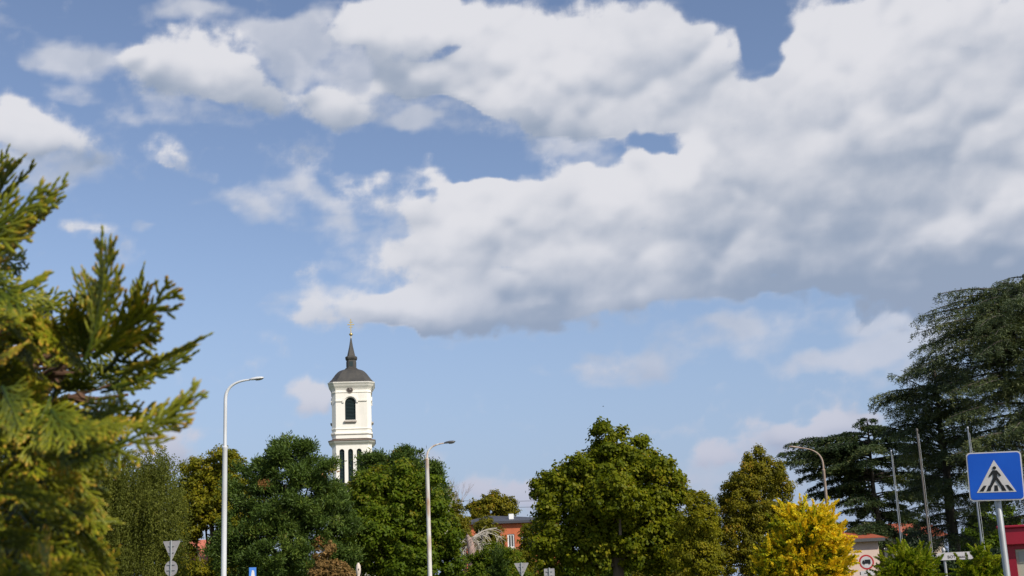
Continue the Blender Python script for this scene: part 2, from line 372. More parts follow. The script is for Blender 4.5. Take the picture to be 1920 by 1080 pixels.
# front wall carries real openings: ring of columns of faces around each arched opening
def arch_wall(mb, x0, x1, z0, z1, y, opens, depth):
    """flat wall in x,z at y with arched openings (cx, halfwidth, zbottom, zspring); reveals of given depth"""
    xs = x0
    for cx, hw, zb, zs in opens:
        n = 10; arc = [(cx + hw*math.cos(math.pi - math.pi*i/n), zs + hw*math.sin(math.pi*i/n)) for i in range(n + 1)]
        mb.add([(xs, y, z0), (cx-hw, y, z0), (cx-hw, y, z1), (xs, y, z1)], [(0, 1, 2, 3)])
        if zb > z0 + 1e-3: mb.add([(cx-hw, y, z0), (cx+hw, y, z0), (cx+hw, y, zb), (cx-hw, y, zb)], [(0, 1, 2, 3)])
        for i in range(n):
            a, b = arc[i], arc[i+1]
            mb.add([(a[0], y, a[1]), (b[0], y, b[1]), (b[0], y, z1), (a[0], y, z1)], [(0, 1, 2, 3)])
        outl = [(cx-hw, zb)] + arc + [(cx+hw, zb)]
        for i in range(len(outl)):
            a, b = outl[i], outl[(i+1) % len(outl)]
            mb.add([(a[0], y, a[1]), (b[0], y, b[1]), (b[0], y+depth, b[1]), (a[0], y+depth, a[1])], [(0, 1, 2, 3)])
        xs = cx + hw
    mb.add([(xs, y, z0), (x1, y, z0), (x1, y, z1), (xs, y, z1)], [(0, 1, 2, 3)])
def storey(mb, w, ch, z0, z1, opens):
    for q in range(4):
        c, s_ = round(math.cos(q*math.pi/2)), round(math.sin(q*math.pi/2))
        t = MB(); arch_wall(t, -w+ch, w-ch, z0, z1, -w, opens, 0.45)
        mb.add([(x*c - y*s_, x*s_ + y*c, z) for x, y, z in t.v], t.f)
        e = [(w-ch, -w), (w, -w+ch)]; e = [(x*c - y*s_, x*s_ + y*c) for x, y in e]
        mb.add([(e[0][0], e[0][1], z0), (e[1][0], e[1][1], z0), (e[1][0], e[1][1], z1), (e[0][0], e[0][1], z1)], [(0, 1, 2, 3)])
ch_ = 0.62; Wl = W; Wu = W - 0.02
wall = MB()
zc1, zc2 = tz(833), tz(826)
low_op = [(-18.3*k_, 4.6*k_, tz(945), tz(850)), (-2.6*k_, 4.6*k_, tz(945), tz(850)), (13.2*k_, 4.6*k_, tz(945), tz(850))]
storey(wall, Wl, ch_, tz(960), zc1, low_op)
storey(wall, Wu, ch_, zc2, tz(733), [(-2*k_, 9.8*k_, tz(792), tz(760))])
wall.loft([ring(Wl + .25, 0, ch_), ring(Wl + .25, tz(966), ch_), ring(Wl, tz(960), ch_)])
wall.build('wall', white, T)
core = MB(); core.loft([ring(Wl - 0.46, tz(960) + .05, ch_), ring(Wl - 0.46, tz(735), ch_)])
core.build('inner_wall', mat('dark_interior', (0.02, 0.025, 0.03), 0.9), T)
def band(name, m_, pts, ch=ch_):
    t = MB(); t.loft([ring(Wl + o_, tz(py), ch + o_*0.4) for py, o_ in pts]); t.build(name, m_, T)
band('cornice_sheet', mat('brown_cornice_sheet', (0.16, 0.115, 0.09), 0.7), [(830.9, .50), (830.4, .60), (829.6, .60), (828.9, .42), (827.2, .0)])
band('cornice', white, [(839, .0), (836.5, .10), (835, .26), (833, .42), (831, .50)])
band('moulding', white, [(819, .005), (818, .16), (815.5, .16), (814.5, .005)])
band('moulding', white, [(809.5, .005), (808.8, .08), (807.4, .08), (806.8, .005)])
band('moulding', white, [(741.5, .005), (741, .07), (740, .07), (739.5, .005)])
band('cornice', white, [(735.5, .005), (733, .10), (731, .22), (729, .34), (726.5, .44), (724.2, .58), (722.6, .62), (722, .50)])
# string course at arch springing, broken by the window, and the arch over it
for q in range(4):
    c, s_ = round(math.cos(q*math.pi/2)), round(math.sin(q*math.pi/2))
    def put(t, nm): t.v = [(x*c - y*s_, x*s_ + y*c, z) for x, y, z in t.v]; t.build(nm, white, T)
    for a, b in ((-Wl + ch_, -16.5*k_), (12.5*k_, Wl - ch_)):
        t = MB(); t.box(a, b, -Wl - .13, -Wl - .01, tz(757.5), tz(755)); put(t, 'string_course')
    t = MB(); n = 12; rin, rout = 11.6*k_, 14.8*k_
    arc = [(-2*k_ + rin*math.cos(math.pi*i/n), tz(760) + rin*math.sin(math.pi*i/n)) for i in range(n+1)]
    arc2 = [(-2*k_ + rout*math.cos(math.pi*i/n), tz(760) + rout*math.sin(math.pi*i/n)) for i in range(n, -1, -1)]
    t.prism(arc + arc2, -Wl - .15, -Wl - .01); put(t, 'window_arch')
for q in range(4):
    c, s_ = math.cos(q*math.pi/2), math.sin(q*math.pi/2)
    def rot(mb_): mb_.v = [(x*c - y*s_, x*s_ + y*c, z) for x, y, z in mb_.v]; return mb_
    t = MB(); zb = tz(792)
    t.box(-13.5*k_, 9.5*k_, -Wl - .30, -Wl - .02, tz(796), tz(793.4)); t.box(-11.5*k_, 7.5*k_, -Wl - .16, -Wl - .01, tz(797.8), tz(796.05))
    rot(t).build('window_sill', stone, T)
    ops = [(-2*k_, 9.8*k_, tz(792), tz(760))] + low_op
    for cx, hw, zb, zs in ops:
        t = MB(); n = 10
        y = -Wl + .34
        t.prism([(cx-hw+.003, zb)] + [(cx + (hw-.003)*math.cos(math.pi - math.pi*i/n), zs + (hw-.003)*math.sin(math.pi*i/n)) for i in range(n+1)] + [(cx+hw-.003, zb)], y, y + .05)
        zz = zb + .15
        while zz < zs + hw*.8:
            hw2 = hw if zz < zs else math.sqrt(max(0, hw*hw - (zz-zs)**2))
            t.add([(cx-hw2, y-.14, zz), (cx+hw2, y-.14, zz), (cx+hw2, y-.01, zz+.11), (cx-hw2, y-.01, zz+.11)], [(0, 1, 2, 3)]); zz += .22
        rot(t).build('louvred_window', louvre, T)
    t = MB(); cz = tz(736.5); rr = 5.2*k_
    t.prism(disc_poly(-2.4*k_, cz, rr), -Wl - .12, -Wl - .01)
    rot(t).build('clock_face', mat('weathered_dial', (0.06, 0.05, 0.045), 0.5) if q == 0 else bpy.data.materials['weathered_dial'], T)
    t = MB(); ri = [(-2.4*k_ + rr*1.0*math.cos(a*math.pi/12), cz + rr*1.0*math.sin(a*math.pi/12)) for a in range(24)]
    ro = [(-2.4*k_ + rr*1.22*math.cos(a*math.pi/12), cz + rr*1.22*math.sin(a*math.pi/12)) for a in range(24)]
    for i in range(24):
        j = (i+1) % 24; t.add([(ri[i][0], -Wl-.16, ri[i][1]), (ri[j][0], -Wl-.16, ri[j][1]), (ro[j][0], -Wl-.10, ro[j][1]), (ro[i][0], -Wl-.10, ro[i][1])], [(0, 1, 2, 3)])
    t.add([(-2.4*k_-.04, -Wl-.15, cz), (-2.4*k_+.04, -Wl-.15, cz), (-2.4*k_+.03, -Wl-.15, cz+rr*.8), (-2.4*k_-.03, -Wl-.15, cz+rr*.8)], [(0, 1, 2, 3)])
    t.add([(-2.4*k_, -Wl-.15, cz-.04), (-2.4*k_+rr*.6, -Wl-.15, cz+.1), (-2.4*k_+rr*.58, -Wl-.15, cz+.18), (-2.4*k_, -Wl-.15, cz+.04)], [(0, 1, 2, 3)])
    rot(t).build('clock_rim', stone, T)
rf = MB()
prof = [(722.4, 41.5), (721.2, 42.5), (719.5, 40.5), (715, 36.5), (710, 33), (705, 29.5), (700, 25), (697, 21), (694.5, 15), (692.8, 10.5)]
rf.loft([ring(r*k_, tz(py), r*k_*0.34) for py, r in prof])
rf.build('roof', roofm, T)
lan = MB()
lan.loft([ring(r*k_, tz(py), r*k_*.45) for py, r in [(694, 11.5), (692, 11.6), (691, 10.2), (690.5, 9.2), (676, 9.0), (674, 10.8), (671, 11.4), (669.5, 10.2), (668, 7.6), (660, 5.8), (650, 3.6), (640, 2.0), (636, 1.5), (634, 0.9)]])
for q in range(4):
    c, s_ = math.cos(q*math.pi/2), math.sin(q*math.pi/2)
    t = MB(); t.box(-3.4*k_, 3.4*k_, -9.5*k_, -8.6*k_, tz(688), tz(679)); lan.cur = 1
    lan.add([(x*c - y*s_, x*s_ + y*c, z) for x, y, z in t.v], t.f); lan.cur = 0
lan.build('lantern_spire', [roofm, louvre], T)
cr_ = MB(); cr_.lathe([(.05, tz(636)), (.09, tz(634)), (.07, tz(630)), (.25, tz(628.5)), (.31, tz(627)), (.25, tz(625.5)), (.08, tz(624)), (.07, tz(620)), (.02, tz(619.8))], 12)
cr_.build('finial', gold, T)
cr_ = MB(); zt = tz(598)
cr_.box(-.07, .07, -.05, .05, tz(620), zt); cr_.box(-.55, .55, -.052, .052, tz(609.5), tz(607.8)); cr_.box(-.28, .28, -.054, .054, tz(604.8), tz(603.4)); cr_.box(-.3, .3, -.053, .053, tz(614), tz(613))
cr_.build('cross', gold, T)

# ================================================================== street lamps
galv = mat('pale_painted_steel', (0.62, 0.63, 0.64), 0.45, 0.1, noise=((0.46, 0.44, 0.42), 1.5, 0.5, 0.75, (1, 1, 0.3)))
rusty = mat('rust_streaked_paint', (0.62, 0.60, 0.56), 0.6, 0.0, noise=((0.38, 0.20, 0.10), 1.1, 0.50, 0.66, (3, 3, 0.55)))
brownp = mat('weathered_brown_pole', (0.30, 0.20, 0.15), 0.7, 0.0, noise=((0.40, 0.33, 0.28), 1.4, 0.4, 0.7, (3, 3, 0.5)))
dgrey = mat('dark_grey_metal', (0.10, 0.10, 0.105), 0.5, 0.4)
glass = mat('lamp_glass', (0.25, 0.24, 0.22), 0.15, 0, spec=0.6)
def arm_curve(p0, p1, p2, n=14):
    return [p0*(1-t)**2 + p1*2*t*(1-t) + p2*t*t for t in [i/n for i in range(n+1)]]
def lamp(label, D, basepx, joint_py, top, tip, r0, r1, mp, mh, headlen, headw, bolts=True):
    b = P(basepx, 1075, D); T = thing('street_lamp', label, 'street lamp', (b.x, D, 0), 'street lamps on tall poles')
    j = P(0, joint_py, D); zj = Z(basepx, joint_py, D) if False else P(basepx, joint_py, D).z
    m_ = MB(); m_.lathe([(r0*1.9, 0), (r0*1.9, .03), (r0*1.15, .05), (r0*1.05, 1.2), (r0, zj*.5), (r0*.93, zj - .08), (r0*1.08, zj - .05), (r0*1.08, zj), (r1, zj+.03)], 14)
    m_.build('pole', mp, T, smooth=True)
    Oq = Vector((b.x, D, 0))
    p0 = Vector((0, 0, zj + .03)); pb = P(top[0], top[1], D) - Oq; pt = P(tip[0], tip[1], D) - Oq
    pm = Vector((0, 0, pb.z))
    k0 = Vector((0, 0, pm.z - abs(pt.x)*0.75))
    ctrl = Vector((0.02*pt.x, 0, pt.z - (pt.x if pt.x > 0 else -pt.x)*0.12))
    pts = [p0, (p0+k0)/2] + arm_curve(k0, Vector((0, 0, pm.z)), pt)
    m_ = MB(); m_.tube(pts, [r1]*3 + [r1 - (r1*.45)*i/13 for i in range(len(pts)-3)], 10); m_.build('arm', mp, T, smooth=True)
    d = (pts[-1] - pts[-3]).normalized(); side = Vector((0, 1, 0)); up = d.cross(side);
    if up.z < 0: up = -up
    h = MB(); rings = []
    for t, w, hh in ((-.04, .25, .3), (.0, .45, .5), (.18, .8, .85), (.5, 1, 1), (.8, .9, .8), (.95, .6, .45), (1.0, .2, .15)):
        c = pt + d*(headlen*t)
        rings.append([c + side*(headw*w*math.cos(a)) + up*(headw*.62*hh*max(math.sin(a), -0.35)) for a in [2*math.pi*i/14 for i in range(14)]])
    h.loft(rings); hd = h.build('lamp_head', mh, T, smooth=True)
    g_ = MB(); rings = []
    for t, w, hh in ((.36, .45, .1), (.42, .68, .8), (.65, .75, 1), (.86, .6, .7), (.92, .3, .1)):
        c = pt + d*(headlen*t) - up*(headw*.20)
        rings.append([c + side*(headw*w*math.cos(a)) - up*(headw*.42*hh*max(0, math.sin(a))) for a in [2*math.pi*i/14 for i in range(14)]])
    g_.loft(rings); g_.build('lamp_glass', glass, hd, smooth=True)
    m_ = MB(); m_.box(-r0*.5, r0*.5, -r0*1.25, -r0*.6, .7, 1.15); m_.build('hatch', mp, T)
    return T
lamp('white street lamp nearest the thuja, its curved arm pointing right above the tall pine', 45, 419.5, 838, (421, 716), (468, 712), .094, .062, galv, galv, .52, .115)
lamp('rust-stained street lamp right of the church tower, dark head pointing right', 62, 806, 860, (801, 834), (833, 831), .105, .055, rusty, dgrey, .55, .13)
lamp('brown weathered street lamp in front of the dark cedar, head pointing left', 80, 1563, 880, (1556, 842), (1502, 840), .095, .06, brownp, brownp, .8, .11)

# ================================================================== flag poles
def pole(label, D, px, toppy, r0, r1, m1, dz=0):
    b = P(px, 1060, D); zt_ = Z(px, toppy, D)
    T = thing('flag_pole', label, 'flag pole', (b.x, D, 0), 'bare flag poles on the right')
    m_ = MB(); m_.lathe([(r0*2.2, 0), (r0*2.4, .06), (r0*1.1, .1), (r0, zt_*.4), ((r0+r1)/2, zt_*.42), (r1, zt_)], 12); m_.build('pole', m1, T, smooth=True)
    m_ = MB(); m_.lathe([(.01, zt_-.01), (r1*1.3, zt_), (r1*1.8, zt_+.06), (r1*1.3, zt_+.12), (.01, zt_+.14)], 10); m_.build('finial', m1, T, smooth=True)
    m_ = MB(); m_.tube([(r1+.02, -.02, zt_-.1), (r0+.03, -.03, zt_*.5), (r0+.02, -.02, 1.3)], .006, 5); m_.build('halyard', galv, T)
alu = mat('pole_aluminium', (0.22, 0.235, 0.265), 0.35, 0.5)
dpol = mat('dull_brown_pole', (0.10, 0.088, 0.08), 0.6)
pole('pale thin flag pole left of the other two, in front of the cedar trunk', 58, 1694, 848, .040, .026, alu)
pole('brown flag pole between the two pale ones', 54, 1748, 808, .050, .034, dpol)
pole('pale flag pole behind the blue crossing sign', 48, 1846, 805, .050, .026, alu)

# ================================================================== signs
blue = mat('sign_blue', (0.004, 0.085, 0.50), 0.35, noise=((0.006, 0.10, 0.55), 3, 0.4, 0.7, (1, 1, 1)))
swhite = mat('sign_white', (0.60, 0.57, 0.56), 0.45, noise=((0.50, 0.47, 0.46), 4, 0.45, 0.7, (1, 1, 1)))
sblack = mat('sign_black', (0.012, 0.012, 0.012), 0.5)
sback = mat('sign_back_aluminium', (0.33, 0.31, 0.31), 0.5, 0.3, noise=((0.40, 0.38, 0.38), 5, 0.4, 0.7, (1, 1, 1)))
spost = mat('sign_post_steel', (0.36, 0.37, 0.37), 0.45, 0.4, noise=((0.24, 0.24, 0.24), 6, 0.5, 0.75, (1, 1, 0.3)))
sred = mat('sign_red', (0.45, 0.03, 0.035), 0.45)
SD = 15.0
pb = P(1888, 1075, SD); cc = P(1866.5, 893.5, SD)
T = thing('pedestrian_crossing_sign', 'blue square sign with a walking figure on a white triangle, on a grey post', 'road sign', (pb.x, SD, 0), rz=R(-23))
m_ = MB(); m_.lathe([(.036, 0), (.036, cc.z + .26), (.030, cc.z + .27)], 16); m_.build('post', spost, T, smooth=True)
dx = (cc.x - pb.x) / math.cos(R(23)); cz = cc.z
tilt = -R(2.0)
def TT(pts): return [(dx + x*math.cos(tilt) - z*math.sin(tilt), cz + x*math.sin(tilt) + z*math.cos(tilt)) for x, z in pts]
s_ = 0.60
m_ = MB(); m_.prism(TT(round_rect(s_, s_*.93, .045)), -.075, -.068); b_ = m_.build('plate', swhite, T)
m_ = MB(); m_.prism(TT(round_rect(s_-.028, s_*.93-.028, .036)), -.079, -.0755); m_.build('blue_field', blue, T)
m_ = MB(); m_.prism(TT([(-.215, -.185), (.215, -.185), (0, .185)]), -.082, -.0795); m_.build('white_triangle', swhite, T)
m_ = MB(); y0, y1 = -.085, -.0825
for xb, xt in ((-.163, -.118), (-.085, -.062), (.0, .0), (.085, .062), (.163, .118)):
    m_.prism(TT([(xb-.023, -.170), (xb+.023, -.170), (xt+.016, -.105), (xt-.016, -.105)]), y0, y1)
m_.build('zebra_stripes', sblack, T)
m_ = MB()
m_.prism(TT(disc_poly(0.0, .094, .019, n=16)), -.089, -.0855)
m_.prism(TT([(-.026, .066), (.024, .066), (.066, .006), (.052, -.006), (.022, .030), (.022, -.010), (.088, -.135), (.100, -.147), (.068, -.147), (.004, -.045), (-.060, -.147), (-.092, -.147), (-.075, -.130), (-.020, -.010), (-.022, .030), (-.054, -.008), (-.068, .004)]), -.089, -.0855)
m_.build('walking_figure', sblack, T)
for zz_ in (.13, -.17):
    m_ = MB(); m_.box(dx-.03, .045, -.066, .04, cz+zz_, cz+zz_+.03); m_.build('bracket', spost, T)

def back_sign(name, label, D, px, top_py, kinds, r=.03):
    b = P(px, 1075, D); T = thing(name, label, 'road sign', (b.x, D, 0), rz=R(-4))
    zt_ = Z(px, top_py, D)
    m_ = MB(); m_.lathe([(r, 0), (r, zt_+.02), (r*.5, zt_+.03)], 10); m_.build('post', spost, T, smooth=True)
    z = zt_
    for kd, w, h in kinds:
        m_ = MB()
        if kd == 'tri': m_.prism([(-w/2, z), (-w/2+.02, z+.012), (w/2-.02, z+.012), (w/2, z), (.02, z-h), (-.02, z-h)], .032, .045)
        if kd == 'disc': m_.prism(disc_poly(0, z-h/2, w/2, h/2), .032, .045)
        if kd == 'rect': m_.prism([(-w/2, z), (w/2, z), (w/2, z-h), (-w/2, z-h)], .032, .045)
        pl = m_.build({'tri': 'triangular_plate', 'disc': 'round_plate', 'rect': 'square_plate'}[kd], sback, T)
        for q in (.25, .6):
            m_ = MB(); m_.box(-w*.16 if kd == 'tri' else -w*.3, w*.16 if kd == 'tri' else w*.3, .0, .031, z-h*q-.015, z-h*q+.015); m_.build('clamp', spost, pl)
        m_ = MB()
        if kd == 'tri': m_.prism([(w/2+.002, z), (w/2+.014, z), (.032, z-h), (.02, z-h)], .028, .05)
        if m_.v: m_.build('sun_glint_edge', mat('pale_glint', (0.6, 0.58, 0.5), 0.4, 0.5), pl)  # sun glint along the right edge, put in as a pale strip
        z -= h + .03
back_sign('give_way_sign', 'grey back of a triangular sign above a round plate, left of the white lamp', 46, 320, 1015, [('tri', .62, .64), ('disc', .47, .54)])
back_sign('give_way_sign', 'back of a small grey triangular sign in front of the big round green tree', 55, 978, 1056, [('tri', .60, .55)])
back_sign('square_sign', 'back of a small square grey sign right of the triangular one', 50, 1030, 1066, [('rect', .40, .42)])
# blue sign seen obliquely
D = 50; b = P(473, 1078, D); T = thing('blue_sign', 'small blue sign at the foot of the dark pine', 'road sign', (b.x, D, 0), rz=R(30))
zt_ = Z(473, 1064, D)
m_ = MB(); m_.lathe([(.03, 0), (.03, zt_-.02), (.02, zt_)], 10); m_.build('post', spost, T, smooth=True)
m_ = MB(); m_.prism([(-.14, zt_), (.14, zt_), (.14, zt_-.5), (-.14, zt_-.5)], -.05, -.035); pl = m_.build('plate', mat('pale_blue_paint', (0.05, 0.18, 0.55), 0.4), T)
m_ = MB(); m_.prism([(-.03, zt_-.10), (.05, zt_-.12), (.10, zt_-.42), (-.08, zt_-.42)], -.055, -.0505); m_.build('white_mark', swhite, pl)

# no-trucks sign with its plate
D = 42; b = P(1627, 1078, D); T = thing('no_trucks_sign', 'round red-rimmed sign with a dark lorry, white plate below, right of the golden bush', 'road sign', (b.x, D, 0), rz=R(-14))
zc = Z(1625, 1054, D); rr = .235
m_ = MB(); m_.lathe([(.03, 0), (.03, zc+.2), (.02, zc+.21)], 10); m_.build('post', spost, T, smooth=True)
m_ = MB(); m_.prism(disc_poly(0, zc, rr, n=32), -.05, -.04); m_.build('red_rim', sred, T)
m_ = MB(); m_.prism(disc_poly(0, zc, rr*.78, n=32), -.054, -.0505); m_.build('white_face', swhite, T)
m_ = MB(); m_.prism([(-.13, zc-.05), (-.13, zc+.02), (-.10, zc+.06), (-.055, zc+.06), (-.055, zc+.005), (-.045, zc+.005), (-.045, zc+.08), (.13, zc+.08), (.13, zc-.05)], -.058, -.0545)
m_.prism(disc_poly(-.08, zc-.055, .025, n=12), -.059, -.0546); m_.prism(disc_poly(.08, zc-.055, .025, n=12), -.059, -.0546); m_.build('lorry_symbol', sblack, T)
m_ = MB(); m_.prism([(-.21, zc-.27), (.21, zc-.27), (.21, zc-.42), (-.21, zc-.42)], -.05, -.04); pl = m_.build('plate', swhite, T)
m_ = MB(); m_.box(-.24, -.17, -.04, .0, zc-.40, zc-.30); m_.box(-.1, .1, -.052, -.0505, zc-.36, zc-.33); m_.build('dark_detail', dgrey, pl)

# white direction arrow
D = 34; b = P(1774, 1075, D); T = thing('direction_sign', 'white arrow-shaped direction sign pointing left between the two round green bushes', 'direction sign', (b.x, D, 0), rz=R(-16))
zc = Z(1785, 1043, D); q = D / FPX
m_ = MB(); m_.lathe([(.034, 0), (.034, zc+.13), (.05, zc+.135), (.05, zc+.19), (.02, zc+.23)], 10); m_.build('post', spost, T, smooth=True)
m_ = MB(); xl = -15.5*q; m_.prism([(xl, zc), (xl+5.5*q, zc+7*q), (50*q, zc+7*q), (50*q, zc-6.5*q), (xl+5.5*q, zc-6.5*q)], -.06, -.045); bd = m_.build('board', swhite, T)
m_ = MB(); m_.prism([(xl+.9*q, zc), (xl+3*q, zc+2.6*q), (xl+3*q, zc-2.4*q)], -.064, -.0605); m_.build('arrow_tip', sblack, bd)
def text_mesh(name, body, size, m, parent, loc, rot=(math.pi/2, 0, 0), align='LEFT'):
    c = bpy.data.curves.new(name, 'FONT'); c.body = body; c.size = size; c.extrude = 0.001; c.align_x = align; c.align_y = 'CENTER'; c.offset = 0.002
    o = bpy.data.objects.new(name, c); col.objects.link(o)
    dg = bpy.context.evaluated_depsgraph_get(); me = bpy.data.meshes.new_from_object(o.evaluated_get(dg))
    bpy.data.objects.remove(o); me.name = name
    o = link_mesh(name, me, m, parent, loc); o.rotation_euler = rot; return o
text_mesh('lettering', 'BOT bauu', 7.2*q, mat('faded_lettering', (0.10, 0.085, 0.075), 0.6), bd, (5.5*q, -.0625, zc - .02))

# small pale figure-like post at the bottom
D = 45; b = P(672, 1076, D); T = thing('stone_post', 'small cream pointed post with a dark opening, under the green lime tree', 'post', (b.x, D, 0))
zt_ = Z(672, 1055, D)
m_ = MB(); m_.lathe([(.10, 0), (.10, zt_-.55), (.055, zt_-.5), (.05, zt_-.42), (.075, zt_-.36), (.088, zt_-.24), (.075, zt_-.10), (.03, zt_-.01), (.005, zt_)], 14); m_.build('body', mat('cream_stone', (0.60, 0.50, 0.42), 0.8), T, smooth=True)
m_ = MB(); m_.prism(disc_poly(.02, zt_-.23, .018, .035, n=12), -.092, -.07); m_.build('opening', sblack, T)

# ================================================================== kiosk
kred = mat('kiosk_red', (0.33, 0.012, 0.03), 0.4, noise=((0.26, 0.01, 0.024), 2, 0.4, 0.7, (1, 1, 1)))
kcream = mat('kiosk_cream_panel', (0.50, 0.46, 0.36), 0.5, noise=((0.42, 0.39, 0.31), 1.5, 0.4, 0.7, (1, 1, 1)))
D = 24.0; b = P(1886, 1070, D); T = thing('kiosk', 'dark red kiosk with a cream panel behind the crossing sign post', 'kiosk', (b.x, D, 0), rz=R(-25))
zt_ = Z(1890, 991, D); zb_ = Z(1890, 1016, D)
q = D/FPX
m_ = MB(); m_.box(-.02, 2.8, -.12, 2.3, zt_-.30, zt_); m_.box(-.06, 2.84, -.16, 2.34, zt_+.002, zt_+.05); m_.build('roof', kred, T, bevel=.015)
m_ = MB()
for x0, x1 in ((.02, .20), (1.3, 1.42), (2.56, 2.74)): m_.box(x0, x1, 0, .14, 0, zt_-.302)
m_.box(.20, 1.30, .005, .13, zt_-.38, zt_-.303); m_.box(1.42, 2.56, .005, .13, zt_-.38, zt_-.303)
m_.box(.02, .14, .14, 2.2, 0, zt_-.302); m_.box(2.62, 2.74, .14, 2.2, 0, zt_-.302); m_.box(.14, 2.62, 2.08, 2.2, 0, zt_-.302)
m_.build('frame', kred, T)
m_ = MB(); m_.box(.202, 1.298, .04, .09, .02, zt_-.382); m_.box(1.422, 2.558, .04, .09, .02, zt_-.382); m_.build('panel', kcream, T)
m_ = MB(); m_.box(.25, 1.25, .025, .038, zt_-.62, zt_-.42); m_.build('upper_blind', mat('grey_blind', (0.33, 0.33, 0.30), 0.6), T)

# ================================================================== houses
def wmat(n, c, c2): return mat(n, c, 0.85, noise=(c2, 0.8, 0.4, 0.7, (1, 1, 0.5)))
orange = wmat('orange_render', (0.48, 0.13, 0.055), (0.40, 0.105, 0.045))
dkroof = mat('dark_metal_roof', (0.055, 0.055, 0.065), 0.5, 0.2)
frame_w = mat('white_window_frame', (0.75, 0.75, 0.73), 0.5)
winglass = mat('window_glass', (0.03, 0.04, 0.05), 0.08, spec=0.8)
D = 150.0; q = D/FPX
T = thing('orange_building', 'orange building with low dark roof between the bare tree and the biggest round tree', 'building', (X(940, D), D, 0), rz=R(6))
zw = Z(960, 981, D); xw0, xw1 = -62*q, 110*q
m_ = MB(); yy = 0
wins = [(20.5*q, 6.5*q, Z(960, 1027, D), Z(960, 1001, D)), (46*q, 6.5*q, Z(980, 1027, D), Z(980, 1001, D)), (-8*q, 6.5*q, Z(960, 1027, D), Z(960, 1001, D)), (-36*q, 6.5*q, Z(960, 1027, D), Z(960, 1001, D)), (74*q, 6.5*q, Z(960, 1027, D), Z(960, 1001, D))]
wins = sorted(wins); x = xw0
for cx, hw, z0, z1 in wins:
    m_.add([(x, 0, 0), (cx-hw, 0, 0), (cx-hw, 0, zw), (x, 0, zw)], [(0, 1, 2, 3)])
    m_.add([(cx-hw, 0, 0), (cx+hw, 0, 0), (cx+hw, 0, z0), (cx-hw, 0, z0)], [(0, 1, 2, 3)]); m_.add([(cx-hw, 0, z1), (cx+hw, 0, z1), (cx+hw, 0, zw), (cx-hw, 0, zw)], [(0, 1, 2, 3)])
    for a, b2 in (((cx-hw, z0), (cx-hw, z1)), ((cx-hw, z1), (cx+hw, z1)), ((cx+hw, z1), (cx+hw, z0)), ((cx+hw, z0), (cx-hw, z0))):
        m_.add([(a[0], 0, a[1]), (b2[0], 0, b2[1]), (b2[0], .2, b2[1]), (a[0], .2, a[1])], [(0, 1, 2, 3)])
    x = cx + hw
m_.add([(x, 0, 0), (xw1, 0, 0), (xw1, 0, zw), (x, 0, zw)], [(0, 1, 2, 3)])
m_.add([(xw0, 0, 0), (xw0, 9, 0), (xw0, 9, zw), (xw0, 0, zw)], [(0, 1, 2, 3)]); m_.add([(xw1, 0, 0), (xw1, 9, 0), (xw1, 9, zw), (xw1, 0, zw)], [(0, 1, 2, 3)]); m_.add([(xw0, 9, 0), (xw1, 9, 0), (xw1, 9, zw), (xw0, 9, zw)], [(0, 1, 2, 3)])
m_.build('wall', orange, T)
for cx, hw, z0, z1 in wins:
    m_ = MB(); e = .14
    m_.box(cx-hw, cx-hw+e, .10, .18, z0, z1); m_.box(cx+hw-e, cx+hw, .10, .18, z0, z1); m_.box(cx-hw+e, cx+hw-e, .10, .18, z1-e, z1); m_.box(cx-hw+e, cx+hw-e, .10, .18, z0, z0+e); m_.box(cx-.03, cx+.03, .11, .17, z0+e, z1-e)
    fr = m_.build('window', frame_w, T)
    m_ = MB(); m_.box(cx-hw+e, cx+hw-e, .19, .2, z0+e, z1-e); m_.build('pane', winglass, fr)
    m_ = MB(); m_.box(cx-hw-.1, cx+hw+.1, -.12, -.002, z0-.30, z0-.02); m_.build('sill', frame_w, fr)
m_ = MB(); zr = Z(930, 968, D); e = .55
m_.add([(xw0-e, -e, zw+.001), (xw1+e, -e, zw+.001), (xw1+e, 9+e, zw+.001), (xw0-e, 9+e, zw+.001), (xw0-e, -e, zw+.28), (xw1+e, -e, zw+.28), (xw1+e, 9+e, zw+.28), (xw0-e, 9+e, zw+.28), (xw0+3, 4.5, zr+.35), (xw1-4, 4.5, zr+.1)],
       [(0, 3, 2, 1), (0, 1, 5, 4), (1, 2, 6, 5), (2, 3, 7, 6), (3, 0, 4, 7), (4, 5, 9, 8), (5, 6, 9), (6, 7, 8, 9), (7, 4, 8)])
rfo = m_.build('roof', dkroof, T)
m_ = MB(); cx = 25*q; m_.box(cx-.28, cx+.28, 1.6, 2.2, zw+.4, Z(965, 961.5, D)); m_.build('chimney', frame_w, rfo)

